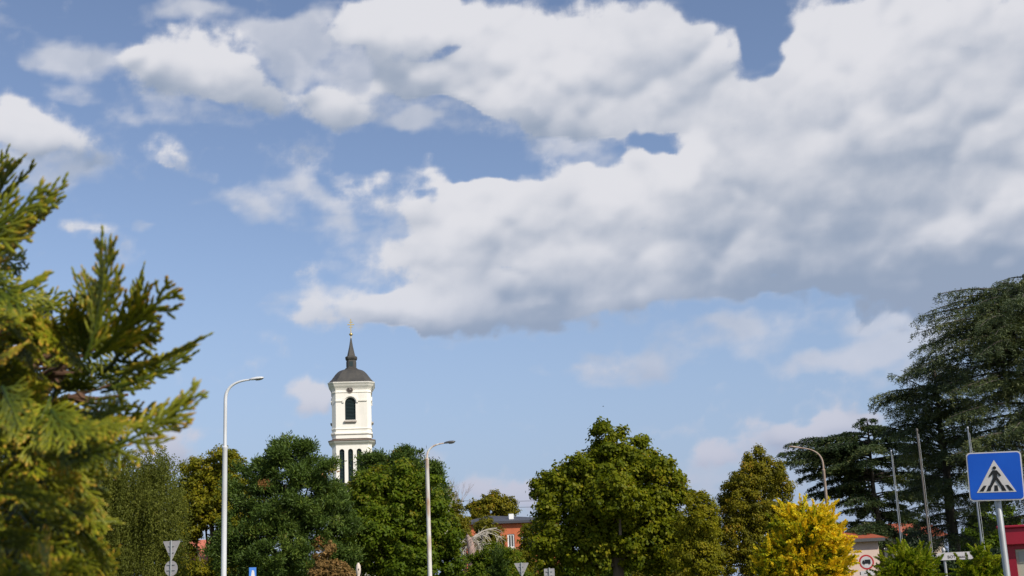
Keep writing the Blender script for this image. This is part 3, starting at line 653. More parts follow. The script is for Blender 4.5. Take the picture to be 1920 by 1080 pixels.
terr = mat('terracotta_tiles', (0.36, 0.085, 0.035), 0.8, noise=((0.26, 0.06, 0.03), 5, 0.35, 0.7, (1, 4, 4)))
def tile_house(name, label, D, px0, px1, ridge_py, eave_py, depth, wallm, roofmat, rz=0, gable=False, chim=None, wins_=()):
    xc = (X(px0, D) + X(px1, D)) / 2; T = thing(name, label, 'house', (xc, D, 0), rz=rz)
    hw = abs(X(px1, D) - X(px0, D)) / 2; ze = Z((px0+px1)/2, eave_py, D); zr = Z((px0+px1)/2, ridge_py, D)
    m_ = MB(); m_.box(-hw, hw, 0, depth, 0, ze)
    if gable: m_.add([(-hw, 0, ze), (hw, 0, ze), (0, 0, zr-.1), (-hw, depth, ze), (hw, depth, ze), (0, depth, zr-.1)], [(0, 1, 2), (3, 5, 4)])
    m_.build('wall', wallm, T)
    m_ = MB(); e = .4; th = .16
    if gable: quadsr = [[(-hw-e, -e, ze-.2), (0, -e, zr), (0, depth+e, zr), (-hw-e, depth+e, ze-.2)], [(hw+e, -e, ze-.2), (0, -e, zr), (0, depth+e, zr), (hw+e, depth+e, ze-.2)]]
    else: quadsr = [[(-hw-e, -e, ze-.1), (hw+e, -e, ze-.1), (hw-.2, depth/2, zr), (-hw+.2, depth/2, zr)], [(-hw-e, depth+e, ze-.1), (hw+e, depth+e, ze-.1), (hw-.2, depth/2, zr), (-hw+.2, depth/2, zr)]]
    for qd in quadsr: m_.add(qd + [(x, y, z+th) for x, y, z in qd], [(0, 1, 2, 3), (4, 5, 6, 7), (0, 1, 5, 4), (1, 2, 6, 5), (2, 3, 7, 6), (3, 0, 4, 7)])
    if not gable: m_.add([(-hw-e, -e, ze-.1), (-hw-e, depth+e, ze-.1), (-hw+.2, depth/2, zr+.1)], [(0, 1, 2)]); m_.add([(hw+e, -e, ze-.1), (hw+e, depth+e, ze-.1), (hw-.2, depth/2, zr+.1)], [(0, 1, 2)])
    rfo = m_.build('roof', roofmat, T)
    m_ = MB(); m_.box(-hw-e, hw+e, -e-.08, -e-.005, ze-.22, ze+.0); m_.build('gutter', dgrey, T)
    if chim is not None: m_ = MB(); m_.box(chim-.3, chim+.3, depth*.4, depth*.4+.5, ze, zr+.7); m_.build('chimney', terr, rfo)
    for cx in wins_:
        m_ = MB(); m_.box(cx-.55, cx+.55, -.06, -.003, ze-2.1, ze-.7); fr = m_.build('window', frame_w, T)
        m_ = MB(); m_.box(cx-.46, cx+.46, -.07, -.062, ze-2.0, ze-.8); m_.build('pane', winglass, fr)
tile_house('tiled_house', 'terracotta roofed house glimpsed behind the cedar trunks and flag poles', 105, 1640, 1775, 981, 1008, 7, wmat('cream_wall', (0.55, 0.45, 0.36), (0.48, 0.40, 0.32)), terr, R(-3), wins_=(-1.5, 1.2))
tile_house('tiled_house', 'pale pink walled house between the golden bush and the left green bush', 92, 1575, 1652, 999, 1010, 7, wmat('pink_wall', (0.66, 0.50, 0.43), (0.60, 0.45, 0.38)), terr, R(-3), chim=-.6)
salmon = mat('salmon_tiles', (0.55, 0.17, 0.10), 0.85, noise=((0.45, 0.13, 0.08), 5, 0.35, 0.7, (1, 4, 4)))
tile_house('tiled_house', 'salmon roofed house showing through the yellowing tree left of the white lamp', 78, 322, 402, 1012, 1056, 8, wmat('ochre_wall', (0.50, 0.33, 0.22), (0.42, 0.30, 0.2)), salmon, R(4))

# ================================================================== power lines behind the orange building
for i, (lab, pyv) in enumerate((('upper thin power line crossing the sky above the orange building', 940), ('lower thin power line crossing the sky above the orange building', 951.5))):
    a, b2 = P(700, pyv + 1, 185), P(1190, pyv - 1, 185); n = 16
    pts = [a.lerp(b2, t/n) - Vector((0, 0, 1.0*(1 - (2*t/n - 1)**2) - 1.0)) for t in range(n+1)]
    m_ = MB(); m_.tube(pts, .03, 5); ln = m_.build('power_line', dgrey); ln['label'] = lab; ln['category'] = 'cable'; ln['group'] = 'power lines over the orange building'
for xp in (700, 1190):
    b = P(xp, 1060, 185); T = thing('utility_pole', 'grey pole that carries the ' + ('left' if xp == 700 else 'right') + ' end of the power lines', 'pole', (b.x, 185, 0))
    m_ = MB(); m_.lathe([(.16, 0), (.11, Z(xp, 938, 185) + .4), (.02, Z(xp, 938, 185) + .45)], 10); m_.build('shaft', galv, T, smooth=True)
    m_ = MB(); m_.box(-.8, .8, -.25, -.12, Z(xp, 940, 185), Z(xp, 940, 185) + .12); m_.build('crossarm', dgrey, T)

# ================================================================== a bird high over the big tree
c = P(1131, 762, 330)
m_ = MB(); m_.loft([[(c.x + x, c.y + .05*math.cos(a)*w, c.z + .05*math.sin(a)*w) for a in [2*math.pi*i/8 for i in range(8)]] for x, w in ((-.22, .1), (-.12, .9), (0, 1.2), (.1, .9), (.16, .6), (.22, .1))])
for s in (-1, 1):
    m_.add([(c.x - .06, c.y + s*.04, c.z + .02), (c.x + .08, c.y + s*.04, c.z + .02), (c.x + .1, c.y + s*.25, c.z + .14), (c.x - .02, c.y + s*.27, c.z + .13), (c.x - .06, c.y + s*.5, c.z + .09)], [(0, 1, 2, 3), (3, 2, 4)])
m_.add([(c.x - .18, c.y - .02, c.z), (c.x - .18, c.y + .02, c.z), (c.x - .34, c.y + .06, c.z + .01), (c.x - .34, c.y - .06, c.z + .01)], [(0, 1, 2, 3)])
bd = m_.build('bird', sblack); bd['label'] = 'tiny dark bird flying in the clear sky above the big round tree'; bd['category'] = 'bird'

# ================================================================== vegetation
def unit(v): return v / np.maximum(np.linalg.norm(v, axis=-1, keepdims=True), 1e-9)
def rdir(n): return unit(rng.normal(size=(n, 3)))
def leaves(name, c, ax, nr, ln, wd, tint, m_, parent, shape=0.0):
    """one kite-shaped face per leaf; positions are relative to the parent"""
    ax = unit(ax); s = unit(np.cross(ax, nr)); ln = ln[:, None]; wd = wd[:, None]
    v = np.stack([c - ax*ln*.5, c + s*wd*.5 + ax*ln*shape, c + ax*ln*.5, c - s*wd*.5 + ax*ln*shape], 1).reshape(-1, 3)
    q = np.arange(len(v)).reshape(-1, 4)
    me = quad_mesh(name, v, q)
    at = me.attributes.new('tint', 'FLOAT', 'FACE'); at.data.foreach_set('value', np.clip(tint, 0, 1).astype(np.float32))
    return link_mesh(name, me, m_, parent)

bark = mat('brown_bark', (0.10, 0.075, 0.055), 0.9, noise=((0.16, 0.13, 0.10), 6, 0.4, 0.7, (1, 1, 0.2)))
barkpale = mat('pale_bark', (0.42, 0.37, 0.32), 0.85, noise=((0.25, 0.21, 0.18), 4, 0.45, 0.75, (1, 1, 0.3)))
barkdark = mat('dark_bark', (0.045, 0.038, 0.032), 0.9, noise=((0.08, 0.065, 0.05), 6, 0.4, 0.7, (1, 1, 0.2)))

def bent(p0, p1, n, wob):
    p0, p1 = Vector(p0), Vector(p1); L = (p1 - p0).length
    return [p0.lerp(p1, t/n) + Vector(rng.normal(size=3)) * wob * L * math.sin(math.pi*t/n) for t in range(n+1)]

def trunk_mesh(parent, O, h, r, targets, mt, name='trunk', lean=0.0):
    mb = MB(); top = Vector((lean, 0, h)); mb.tube([Vector((0, 0, -.05)), Vector((0, 0, .25)), *bent((0, 0, .5), top, 5, .015)][0:], [r*1.5, r*1.1] + [r*(1 - .13*i) for i in range(6)], 9)
    for tp in targets:
        z0 = min(max(h*.35, tp.z*.45), h*.98); p0 = Vector((lean*z0/h, 0, z0))
        pts = bent(p0, tp, 5, .05); r0 = r*.45
        mb.tube(pts, [r0*(1 - .16*i) for i in range(6)], 6)
    return mb.build(name, mt, parent, smooth=True)

DENS, LEAFN = 1.9, 1.55
def broadleaf(label, cat, D, basepx, lobes, m_, leaf=(.17, .12), clump=.55, dens=1.0, per=40, name='broadleaf_tree', bk=bark, group=None,
              mode='leaf', tint0=.5, tvar=.22, top_tint=0.0, inner=.35, trunk_r=.22, upb=.55, base_h=0.0, side_tint=0.0, patch=None, shell=(.72, 1.06), flame_in=1.0, sprout=3, flame_up=.55):
    b = P(basepx, 1085, D); T = thing(name, label, cat, (b.x, D, base_h), group); O = np.array([b.x, D, base_h]); k = D/FPX
    C, AX, NR, LN, WD, TI = [], [], [], [], [], []; targets = []
    n_main = len(lobes)
    if sprout:
        ex_ = []
        for lb in lobes:
            if lb[2] < 24 or lb[3] < 20 or (590 < lb[0] < 735 and lb[1] < 945): continue
            for _ in range(sprout):
                a_ = rng.uniform(-.5, math.pi + .5); q_ = rng.uniform(.2, .36)
                ex_.append((lb[0] + math.cos(a_)*lb[2]*.95, lb[1] - math.sin(a_)*lb[3]*.95, lb[2]*q_, lb[3]*q_, rng.uniform(-1.5, 1)))
        lobes = list(lobes) + ex_; n_main = len(lobes) - len(ex_)
    allz = [P(px, py, D).z for px, py, *_ in lobes]; z0, z1 = min(allz), max(allz)
    for lb in lobes:
        px, py, rx, ry = lb[:4]; dy = lb[4] if len(lb) > 4 else 0.0
        c = np.array(P(px, py, D + dy)) - O; rx *= k; ry *= k; rz_ = (rx + ry) / 2 * .9
        rad = np.array([rx, rz_, ry]); targets.append(Vector(c * 1.0))
        area = 4*math.pi*((rx*ry)**1.6/3 + 2*(rx*rz_)**1.6/3)**(1/1.6)
        nc = max(6, int(dens * area / (clump**2) * DENS))
        u = rdir(nc); u[:, 1] -= .25; u = unit(u)
        rr = rng.uniform(shell[0], shell[1], nc)[:, None]
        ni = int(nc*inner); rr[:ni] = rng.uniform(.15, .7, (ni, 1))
        cc_ = c + u*rad*rr
        cs = rng.uniform(.55, 1.15, nc)*clump
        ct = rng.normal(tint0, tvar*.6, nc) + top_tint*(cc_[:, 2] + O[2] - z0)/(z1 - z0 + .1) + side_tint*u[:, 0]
        for i in range(nc):
            n = int(per*LEAFN*rng.uniform(.6, 1.3)*(cs[i]/clump)**1.5)
            if mode == 'needle':
                d = rdir(n); d += u[i]*.35 + np.array([0, 0, .45]); d = unit(d)
                p = cc_[i] + rng.normal(size=(n, 3))*cs[i]*np.array([.26, .26, .17])
                q = p + d*cs[i]*.22; C.append(q); AX.append(d); NR.append(rdir(n)); LN.append(rng.uniform(.7, 1.25, n)*leaf[0]); WD.append(rng.uniform(.7, 1.3, n)*leaf[1])
            elif mode == 'flame':
                d = unit(u[i]*.8 + np.array([0, 0, flame_up]) + rng.normal(size=3)*.45)
                t = rng.uniform(0, 1, n)[:, None]; side = rdir(n)
                p = cc_[i] + d*cs[i]*(t - .3)*1.8 + side*cs[i]*.34*(1 - t*.85)
                C.append(p); AX.append(unit(d + side*.55 + rng.normal(size=(n, 3))*.2)); NR.append(rdir(n)); LN.append(rng.uniform(.6, 1.2, n)*leaf[0]); WD.append(rng.uniform(.7, 1.2, n)*leaf[1])
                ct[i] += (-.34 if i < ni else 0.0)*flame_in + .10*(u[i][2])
            elif mode == 'weep':
                Ls = rng.uniform(.7, 2.0)*clump*2.2; ns = 4
                for s_ in range(ns):
                    n2 = n//ns + 1; t = rng.uniform(0, 1, n2)[:, None]
                    off = rng.normal(size=3)*np.array([1, 1, .3])*cs[i]*.45; dr = np.array([rng.normal()*.12, rng.normal()*.12, -1])
                    C.append(cc_[i] + off + dr*Ls*t + rng.normal(size=(n2, 3))*.05); a = rng.normal(size=(n2, 3))*.6 + np.array([0, 0, -1]); AX.append(a); NR.append(rdir(n2))
                    LN.append(rng.uniform(.7, 1.3, n2)*leaf[0]); WD.append(rng.uniform(.7, 1.3, n2)*leaf[1]); TI.append(ct[i] + rng.normal(0, tvar*.5, n2))
                continue
            else:
                d = rdir(n); rad_ = rng.uniform(0, 1, n)**.45
                p = cc_[i] + d*np.array([1, 1, .72])*(cs[i]*.62*rad_)[:, None]
                nr = unit(d*.7 + u[i]*.5 + np.array([0, 0, upb]) + rng.normal(size=(n, 3))*.36)
                C.append(p); NR.append(nr); AX.append(np.cross(nr, rdir(n)) + np.array([0, 0, -.3])); LN.append(rng.uniform(.6, 1.25, n)*leaf[0]); WD.append(rng.uniform(.6, 1.25, n)*leaf[1])
            tt = ct[i] + rng.normal(0, tvar*.6, n)
            TI.append(tt)
    C = np.concatenate(C); TI = np.concatenate(TI)
    if patch is not None:
        for px, py, r_p, tv in patch:
            pc = np.array(P(px, py, D)) - O; dd = np.hypot(C[:, 0] - pc[0], C[:, 2] - pc[2]) / (r_p*k)
            sel = (dd < 1) & (rng.uniform(size=len(C)) < 1.1 - dd) & (C[:, 1] < pc[1]); TI[sel] = tv + rng.normal(0, .06, sel.sum())
    keep = C[:, 2] + O[2] > .03
    C = C[keep]
    crown = leaves('crown', C, np.concatenate(AX)[keep], np.concatenate(NR)[keep], np.concatenate(LN)[keep], np.concatenate(WD)[keep], TI[keep], m_, T, shape=.05)
    hm = max(t.z for t in targets)
    if bk is not None: trunk_mesh(T, O, hm*.80, trunk_r, [t_*.94 for t_ in targets[:n_main]], bk)
    return T

# leaf colours
M_dark = leaf_mat('pine_needles', [(0, (.026, .046, .008)), (.5, (.066, .108, .016)), (.85, (.14, .18, .024)), (1, (.36, .16, .06))], .15, .55, .2)
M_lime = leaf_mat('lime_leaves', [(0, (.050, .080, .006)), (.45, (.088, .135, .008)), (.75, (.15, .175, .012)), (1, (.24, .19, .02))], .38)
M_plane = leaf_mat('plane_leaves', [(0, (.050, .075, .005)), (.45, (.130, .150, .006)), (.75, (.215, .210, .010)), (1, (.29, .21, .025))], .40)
M_yel = leaf_mat('yellowing_leaves', [(0, (.08, .09, .008)), (.45, (.190, .185, .010)), (.8, (.30, .235, .014)), (1, (.38, .20, .02))], .40)
M_olive = leaf_mat('bronzed_leaves', [(0, (.070, .070, .008)), (.45, (.160, .150, .010)), (.8, (.25, .200, .014)), (1, (.30, .15, .02))], .38)
M_birch = leaf_mat('birch_leaves', [(0, (.055, .068, .012)), (.5, (.125, .140, .024)), (.85, (.19, .20, .035)), (1, (.24, .21, .06))], .36)
M_gold = leaf_mat('golden_scale_leaves', [(0, (.07, .11, .010)), (.3, (.24, .30, .014)), (.58, (.66, .56, .018)), (1, (.84, .66, .04))], .36, tr_col=(1.3, 1.1, .4))
M_bush = leaf_mat('fresh_green_scale_leaves', [(0, (.05, .09, .006)), (.5, (.18, .24, .010)), (.85, (.32, .34, .016)), (1, (.24, .21, .03))], .3)
M_rust = leaf_mat('rust_brown_leaves', [(0, (.08, .06, .02)), (.5, (.20, .12, .04)), (.85, (.32, .19, .07)), (1, (.15, .15, .03))], .3)
M_cedar = leaf_mat('cedar_needles', [(0, (.026, .040, .018)), (.5, (.070, .095, .040)), (.85, (.15, .165, .055)), (1, (.15, .15, .05))], .14, .55, .25)
M_cedar2 = leaf_mat('dark_cedar_needles', [(0, (.014, .026, .012)), (.5, (.034, .056, .020)), (.85, (.070, .095, .028)), (1, (.12, .12, .035))], .14, .55, .2)

broadleaf('weeping birch with grey-green hanging twigs, partly behind the foreground thuja', 'tree', 66, 235,
  [(270, 900, 60, 60), (300, 950, 45, 65), (230, 940, 70, 80), (150, 930, 80, 80), (80, 950, 90, 80), (250, 1030, 90, 60), (130, 1040, 90, 60), (285, 865, 30, 30), (20, 1020, 80, 80), (315, 1030, 40, 50)],
  M_birch, leaf=(.09, .06), clump=.55, per=75, name='birch_tree', bk=barkpale, mode='weep', tint0=.48, trunk_r=.2, inner=.4, dens=.85)
broadleaf('yellow-green tree behind the white street lamp, left of the dark pine', 'tree', 74, 395,
  [(405, 885, 42, 40), (370, 905, 35, 40), (435, 895, 28, 40), (395, 950, 65, 55), (350, 985, 35, 50), (440, 960, 40, 60), (330, 1045, 45, 20), (415, 1065, 45, 22), (430, 1015, 30, 35), (345, 1070, 60, 15), (360, 1000, 25, 16)],
  M_yel, leaf=(.15, .11), clump=.6, per=46, dens=1.0, tint0=.40, inner=.3, shell=(.6, 1.1))
broadleaf('tall dark green pine left of the church tower', 'tree', 62, 535,
  [(548, 842, 28, 28), (506, 872, 24, 22), (588, 878, 28, 28), (546, 890, 62, 46), (480, 915, 44, 40), (615, 905, 26, 34), (560, 950, 90, 55), (480, 985, 62, 50), (600, 985, 60, 50), (530, 1040, 95, 50), (445, 1040, 45, 45), (620, 950, 25, 40), (620, 1050, 40, 30)],
  M_dark, leaf=(.20, .05), clump=.72, per=165, dens=.48, sprout=2, name='pine_tree', bk=barkdark, mode='needle', tint0=.42, tvar=.2, inner=.25, trunk_r=.25, patch=[(503, 910, 12, .99), (605, 1020, 12, .97)], shell=(.7, 1.1))
broadleaf('dark pine whose top shows behind the green tree right of the church tower', 'tree', 92, 735,
  [(700, 872, 24, 22), (735, 870, 30, 22), (772, 872, 28, 24), (800, 900, 26, 30), (690, 900, 30, 30), (750, 930, 70, 60), (815, 930, 20, 40), (750, 1010, 70, 60)],
  M_dark, leaf=(.28, .07), clump=.9, per=140, dens=.50, name='pine_tree', bk=barkdark, mode='needle', tint0=.42, tvar=.2, inner=.2, trunk_r=.25, shell=(.7, 1.12))
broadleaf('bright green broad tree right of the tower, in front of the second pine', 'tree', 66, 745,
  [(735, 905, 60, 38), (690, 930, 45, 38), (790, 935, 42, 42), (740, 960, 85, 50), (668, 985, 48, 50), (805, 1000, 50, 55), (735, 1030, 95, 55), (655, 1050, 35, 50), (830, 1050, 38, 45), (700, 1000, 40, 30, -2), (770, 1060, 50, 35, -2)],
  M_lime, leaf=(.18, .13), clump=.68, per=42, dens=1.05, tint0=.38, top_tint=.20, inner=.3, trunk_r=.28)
broadleaf('rusty brown dry shrub at the foot of the dark pine', 'shrub', 52, 617,
  [(605, 1050, 16, 22), (628, 1068, 24, 18), (598, 1075, 18, 14), (648, 1078, 20, 14), (618, 1025, 8, 14)], M_rust, leaf=(.12, .08), clump=.3, per=40, dens=1.0, name='dry_shrub', tint0=.45, trunk_r=.05)
broadleaf('small olive tree standing behind the orange building roof', 'tree', 175, 922,
  [(912, 948, 26, 22), (945, 950, 22, 18), (890, 960, 16, 20), (925, 935, 15, 14), (960, 958, 10, 10), (915, 985, 36, 22)], M_olive, leaf=(.32, .24), clump=1.1, per=46, dens=1.1, tint0=.45, inner=.3, trunk_r=.3)
broadleaf('small leafy tree directly in front of the orange wall, left of its windows', 'tree', 128, 912,
  [(910, 985, 22, 20), (925, 1010, 20, 24), (905, 1035, 32, 25)], M_olive, leaf=(.22, .16), clump=.7, per=40, dens=1.0, tint0=.30, inner=.3, trunk_r=.2)
broadleaf('dark bronzed shrub tree between the bare white tree and the orange building', 'tree', 104, 862,
  [(850, 955, 22, 28), (868, 985, 18, 22), (840, 1000, 30, 40), (870, 1010, 14, 18), (835, 930, 12, 22)], M_olive, leaf=(.17, .12), clump=.6, per=36, dens=.85, tint0=.35, inner=.3, trunk_r=.2)
broadleaf('round green shrub in front of the orange building left of its window', 'shrub', 76, 928,
  [(925, 1040, 34, 22), (900, 1062, 30, 20), (950, 1060, 34, 24), (930, 1085, 60, 20), (880, 1080, 20, 14)], M_lime, leaf=(.13, .09), clump=.5, per=40, dens=1.0, name='shrub', tint0=.46, trunk_r=.1)
broadleaf('yellow-green shrub under the orange wall beside the big round tree', 'shrub', 80, 980,
  [(985, 1050, 24, 26), (1000, 1010, 24, 26), (965, 1050, 14, 16), (1000, 1080, 30, 24), (1010, 985, 14, 16)], M_yel, leaf=(.14, .10), clump=.5, per=40, dens=1.0, name='shrub', tint0=.25, trunk_r=.1)
broadleaf('slim dark green cypress in front of the round shrubs left of the small triangular sign', 'shrub', 60, 937,
  [(936, 1052, 11, 22), (937, 1075, 14, 22)], M_dark, leaf=(.12, .03), clump=.25, per=50, dens=1.0, name='cypress', mode='flame', tint0=.35, trunk_r=.05, bk=barkdark)
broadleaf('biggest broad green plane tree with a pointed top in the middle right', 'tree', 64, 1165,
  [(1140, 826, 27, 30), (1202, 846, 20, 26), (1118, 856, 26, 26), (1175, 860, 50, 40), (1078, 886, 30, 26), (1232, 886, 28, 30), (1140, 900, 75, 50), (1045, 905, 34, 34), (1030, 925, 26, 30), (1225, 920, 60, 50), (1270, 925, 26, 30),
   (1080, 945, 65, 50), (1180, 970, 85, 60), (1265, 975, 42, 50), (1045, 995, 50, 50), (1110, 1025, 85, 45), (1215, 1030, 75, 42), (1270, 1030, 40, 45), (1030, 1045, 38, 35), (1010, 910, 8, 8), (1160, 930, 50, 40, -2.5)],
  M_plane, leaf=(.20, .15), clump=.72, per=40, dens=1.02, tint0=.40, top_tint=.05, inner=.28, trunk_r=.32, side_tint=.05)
broadleaf('slender yellow-green tree between the biggest tree and the bronzed tree', 'tree', 58, 1308,
  [(1312, 950, 24, 26), (1300, 985, 32, 35), (1325, 1000, 26, 45), (1300, 1040, 42, 40), (1330, 1060, 25, 30), (1330, 945, 12, 14)], M_yel, leaf=(.11, .08), clump=.42, per=48, dens=1.0, tint0=.42, tvar=.16, inner=.35, trunk_r=.12)
broadleaf('tall bronzed green tree left of the golden bush', 'tree', 64, 1410,
  [(1422, 872, 26, 26), (1440, 885, 28, 28), (1400, 900, 36, 35), (1450, 925, 34, 36), (1410, 950, 55, 45), (1365, 935, 18, 24), (1375, 975, 32, 40), (1450, 980, 36, 45), (1400, 1030, 62, 50), (1355, 1050, 32, 40), (1480, 918, 10, 12), (1455, 1050, 40, 40)],
  M_olive, leaf=(.12, .085), clump=.50, per=46, dens=1.0, tint0=.42, tvar=.25, inner=.3, trunk_r=.2)
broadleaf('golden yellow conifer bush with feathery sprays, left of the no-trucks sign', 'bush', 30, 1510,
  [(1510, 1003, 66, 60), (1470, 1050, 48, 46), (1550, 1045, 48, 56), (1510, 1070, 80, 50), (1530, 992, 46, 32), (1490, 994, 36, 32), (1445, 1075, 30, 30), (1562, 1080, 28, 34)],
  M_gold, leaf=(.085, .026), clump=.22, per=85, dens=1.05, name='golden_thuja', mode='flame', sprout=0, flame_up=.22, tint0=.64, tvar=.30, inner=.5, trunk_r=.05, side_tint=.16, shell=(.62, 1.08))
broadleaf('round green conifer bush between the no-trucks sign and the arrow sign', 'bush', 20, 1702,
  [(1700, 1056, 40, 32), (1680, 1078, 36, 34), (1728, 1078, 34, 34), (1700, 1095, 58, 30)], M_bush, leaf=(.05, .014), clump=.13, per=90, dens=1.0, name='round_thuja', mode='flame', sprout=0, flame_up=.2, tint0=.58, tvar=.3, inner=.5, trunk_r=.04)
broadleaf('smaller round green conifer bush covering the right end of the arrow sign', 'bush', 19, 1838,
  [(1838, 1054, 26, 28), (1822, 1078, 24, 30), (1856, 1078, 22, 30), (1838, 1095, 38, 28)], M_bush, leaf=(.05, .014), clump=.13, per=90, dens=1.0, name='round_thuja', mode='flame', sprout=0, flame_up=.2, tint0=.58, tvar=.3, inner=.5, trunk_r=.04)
# undergrowth and far trees that close the view near the ground
for px, py, rx, D, mm, lab in ((470, 1075, 60, 95, M_lime, 'low dark green shrub at the foot of the tall pine, left part'), (570, 1082, 50, 100, M_lime, 'low green shrub behind the foot of the tall pine'), (1095, 1070, 60, 88, M_lime, 'dim shrub in the shade under the left side of the biggest tree'), (1150, 1080, 70, 100, M_lime, 'dim shrub in the shade under the biggest tree'),
    (1250, 1078, 60, 96, M_olive, 'bronzed shrub under the right side of the biggest tree'), (1712, 1020, 28, 88, M_cedar2, 'dark shrub high behind the left round green bush'), (1600, 1062, 30, 112, M_lime, 'green shrub behind the golden bush near the pink house'), (1800, 1066, 60, 66, M_cedar2, 'dark shrub behind the arrow sign'),
    (1895, 1055, 50, 62, M_cedar2, 'dark shrub behind the red kiosk'), (1740, 1064, 45, 72, M_cedar2, 'dark shrub in the shade right of the left green bush'), (80, 1090, 120, 80, M_lime, 'dark shrub low behind the foreground thuja')):
    broadleaf(lab, 'shrub', D, px, [(px, py, rx, 26), (px - rx*.6, py + 10, rx*.5, 22), (px + rx*.6, py + 10, rx*.5, 22)], mm, leaf=(.2, .14), clump=.7, per=36, dens=.9, name='shrub', tint0=.25, inner=.2, trunk_r=.1)
for i, (px, py, rx, ry, lab) in enumerate(((60, 1000, 110, 90, 'distant green tree behind the foreground thuja, farthest left'), (1210, 1010, 60, 70, 'distant tree hidden deep behind the biggest tree'), (1500, 1010, 60, 50, 'distant tree low behind the golden bush'), (1860, 985, 70, 60, 'distant dark tree behind the kiosk and cedar'))):
    broadleaf(lab, 'tree', 135, px, [(px, py, rx*.6, ry*.7), (px - rx*.4, py + 25, rx*.5, ry*.6), (px + rx*.4, py + 25, rx*.5, ry*.6), (px, py + 50, rx, ry*.6)], M_lime, leaf=(.34, .25), clump=1.1, per=40, dens=.9, tint0=.3, inner=.2, trunk_r=.3)

# ------------------------------------------------------------------ bare pale trees
def bare(label, D, basepx, basepy_top, spread, h_px, mt, levels=4, r=.10, seed=1, name='bare_tree', up=.8, nb=3):
    rr = random.Random(seed); b = P(basepx, 1085, D); T = thing(name, label, 'tree', (b.x, D, 0)); mb = MB(); k = D/FPX
    tw = MB()
    def grow(p, d, L, r, lv):
        n = 5; pts = [p]
        for i in range(n):
            d = (d + Vector((rr.gauss(0, .12), rr.gauss(0, .12), rr.gauss(0, .08) + .03*up))).normalized(); pts.append(pts[-1] + d*L/n)
        (mb if lv > 1 else tw).tube(pts, [r*(1 - .12*i) for i in range(n+1)], 6 if lv > 1 else 4)
        if lv == 0: return
        for i in range(nb + (1 if lv < 2 else 0)):
            q = pts[rr.randint(2, n)]; a = rr.uniform(0, 2*math.pi); sp = rr.uniform(.35, .8)*spread
            nd = (d + Vector((math.cos(a)*sp, math.sin(a)*sp*.6, rr.uniform(-.1, .4)*up))).normalized()
            grow(q, nd, L*rr.uniform(.55, .8), r*.52, lv-1)
    H = Z(basepx, basepy_top, D)
    mb.tube([(0, 0, -.05), (0, 0, .3), (0, 0, H)], [r*1.5, r*1.2, r], 8)
    for s in range(3): grow(Vector((0, 0, H*.97)), Vector((rr.uniform(-.35, .35), rr.uniform(-.2, .2), 1)).normalized(), h_px*k*.45, r*.8, levels-1)
    mb.build('trunk', mt, T, smooth=True); tw.build('twigs', mt, T)
    return T
palew = mat('dead_white_wood', (0.50, 0.45, 0.38), 0.8)
greyw = mat('grey_thin_twigs', (0.30, 0.27, 0.28), 0.8)
bare('leafless pale-barked tree just right of the middle street lamp', 98, 838, 1000, .75, 110, palew, 4, .16, 3)
bare('thin leafless grey tree rising behind the pale bare one', 120, 862, 960, .5, 75, greyw, 4, .07, 9, up=1.2)
# pale stump with arching branches
D = 88; b = P(884, 1080, D); T = thing('pollarded_tree', 'pinkish pale stump with long arching bare branches in front of the orange building', 'tree', (b.x, D, 0)); k = D/FPX
O = Vector((b.x, D, 0)); zz = lambda px, py: P(px, py, D) - O
rr = random.Random(5); mb = MB()
mb.tube([(0, 0, -.05), zz(887, 1070), zz(886, 1050), zz(884, 1030), zz(880, 1012), zz(876, 1003)], [.5, .36, .32, .27, .22, .06], 10)
mb.build('trunk', mat('pinkish_bark', (0.34, 0.235, 0.20), 0.85, noise=((0.24, 0.18, 0.15), 3, 0.4, 0.7, (1, 1, 1))), T, smooth=True)
mb = MB()
for (x1, y1, bx, by), r0 in (((932, 990, 893, 992), .075), ((905, 1003, 888, 995), .05), ((925, 1046, 905, 1036), .05), ((918, 1062, 900, 1050), .045), ((868, 1015, 878, 1000), .05), ((940, 1010, 905, 985), .05), ((918, 1030, 905, 1015), .04), ((866, 1040, 874, 1020), .04)):
    s0 = zz(882, by + 22 if y1 > 1040 else 1022); pts = arm_curve(s0, zz(bx, by) + Vector((0, rr.uniform(-.4, .2), 0)), zz(x1, y1), 12)
    mb.tube(pts, [r0*(1 - .06*i) for i in range(13)], 5)
    for i in range(26):
        j = rr.randint(2, 12); p = Vector(pts[j]); d = Vector((rr.gauss(.3, .5), rr.gauss(0, .5), rr.gauss(-.35, .4))).normalized(); L = rr.uniform(.3, 1.1)
        mb.tube([p, p + d*L*.5, p + d*L + Vector((0, 0, -.15*L))], [.016, .012, .006], 3)
mb.build('arching_branches', palew, T)

